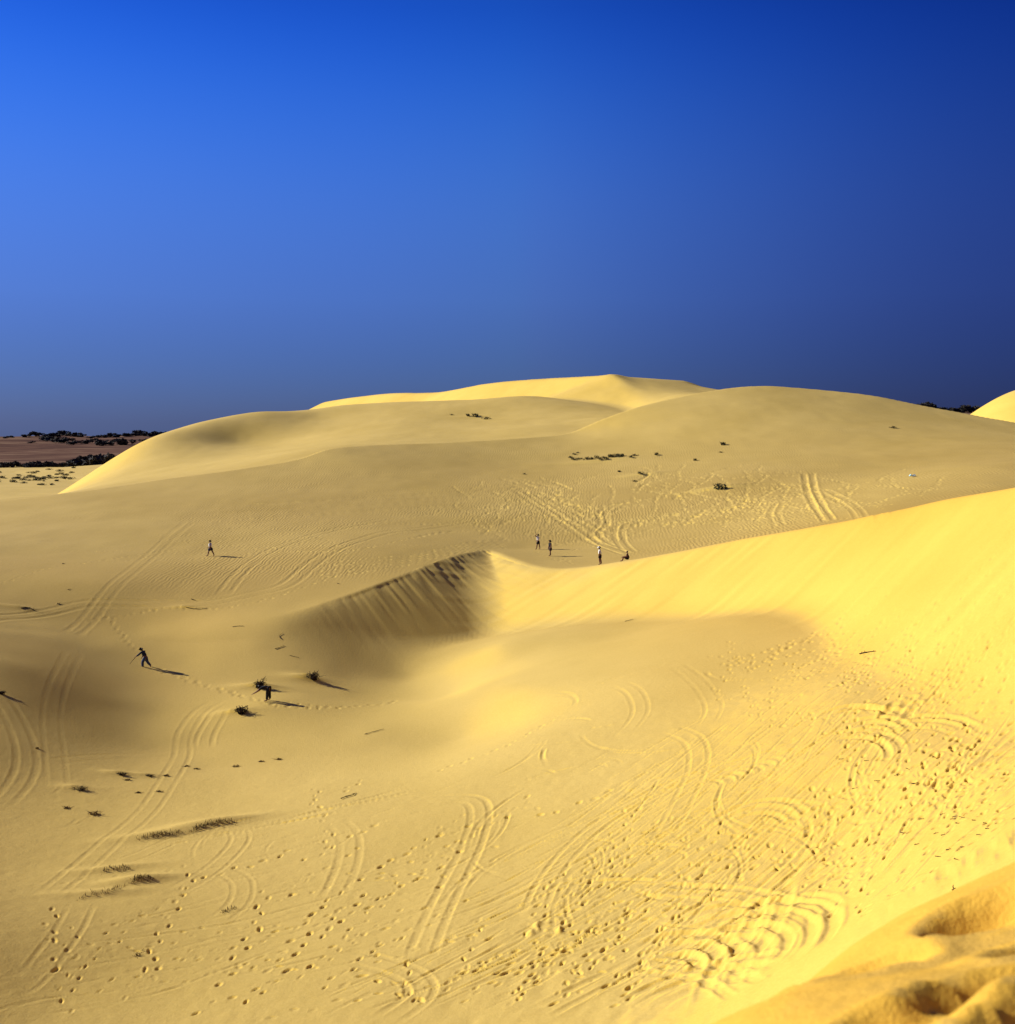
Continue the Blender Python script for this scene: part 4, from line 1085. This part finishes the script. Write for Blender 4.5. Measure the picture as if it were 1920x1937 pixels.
    if hat is not None:
        vs, fs = [], []
        ring = [(.02, .122), (.0, .116), (.05, .112), (.10, .085), (.125, .0)]
        for (h_, r_) in ring:
            for k in range(12):
                g = 2 * math.pi * k / 12; br = 1.0 + (.75 * max(0, math.cos(g)) if h_ == .02 else 0)
                vs.append((head + hd * (.03 + h_) + fwd * (r_ * br * math.cos(g)) + Vector((0, 1, 0)) * (r_ * math.sin(g))) * S)
        for j in range(4):
            for k in range(12): fs.append((j * 12 + k, j * 12 + (k + 1) % 12, (j + 1) * 12 + (k + 1) % 12, (j + 1) * 12 + k))
        mesh_obj('cap', vs, fs, hat, t, True)
    t.scale = (1.14, 1.14, 1.02)
    tag(t, label, 'person')
    t['palms'] = [list((limb[1][3] * S)), list((limb[-1][3] * S))]
    return t
PI = math.pi
# walker in white on the left plateau, striding to the left
person(spot(398, 1052), PI - .1, 'person in a white sleeveless top and dark shorts walking alone on the left plateau', 1.68, .06, .05, ((.28, .10), (-.30, .15)), ((-.3, .1, .3), (.35, .1, .4)), top=M_WHITE, bottom=M_NAVY, sleeves=False, skirt=True)
# the pair by the end of the slip face
person(spot(1018, 1039.5), PI - .35, 'person with one hand raised to the head, left of the standing pair', 1.68, .03, 0, ((.16, .05), (-.14, .05)), ((2.2, .25, 1.6), (.1, .2, .9)), top=M_WHITE, bottom=M_BLACK, sleeves=True)
person(spot(1041, 1052), PI + .5, 'person in dark clothes with bare legs, right of the standing pair', 1.66, .05, .1, ((.2, .05), (-.16, .05)), ((.1, .15, .3), (.0, .15, .25)), top=M_BLACK, bottom=M_BLACK, skirt=True)
# two by the crest of the right ridge
def behind(u, y): 
    x = (u - 960) / F * y; return Vector((x, y, ground(x, y)))
person(behind(1135, 110.5), PI - .1, 'person in a white cap and white shirt standing behind the right ridge', 1.74, .05, .25, ((.12, .3), (-.1, .1)), ((.05, .12, .2), (.0, .12, .2)), top=M_WHITE, bottom=M_BLACK, hat=M_WHITE)
person(behind(1188, 107.6), PI - .2, 'person with dark hair and folded arms sitting low behind the crest of the right ridge', 1.66, .08, .2, ((2.05, 1.75), (2.0, 1.7)), ((.45, .12, .95), (.4, .12, 1.05)), top=M_BROWN, bottom=M_BLACK, bun=True, sink=.05)
# the stooped walker with a stick, and the one bending into the bush
p4 = person(spot(275, 1260.5), PI - .15, 'stooped person in dark clothes with blue trousers leaning on a stick on the shaded slope', 1.60, .42, .5, ((.35, .45), (-.15, .55)), ((.75, .12, .15), (.15, .15, .4)), top=M_NAVY, bottom=M_DENIM, short=False, sleeves='long', sink=.16)
p5 = person(spot(508, 1326), PI - .05, 'person in long dark trousers bent over at the waist beside a dead bush', 1.66, 1.62, -.35, ((.10, .05), (-.04, .02)), ((.75, .1, .25), (.6, .12, .35)), top=M_BLACK, bottom=M_BLACK, short=False, sleeves=True)
# the walking stick
bpy.context.view_layer.update()
h0 = p4.matrix_world @ Vector(p4['palms'][0])
tip = h0 + Vector((-.42, -.05, -.52))
V, Fc = [], []
tube(V, Fc, [h0 - (tip - h0) * .28, h0, h0.lerp(tip, .5) + Vector((.012, 0, .01)), tip], [.017, .020, .018, .013], 7)
tag(mesh_obj('walking_stick', [v - h0 for v in V], Fc, M_WOOD, None, True, h0), 'wooden stick held by the stooped person on the shaded slope', 'stick')
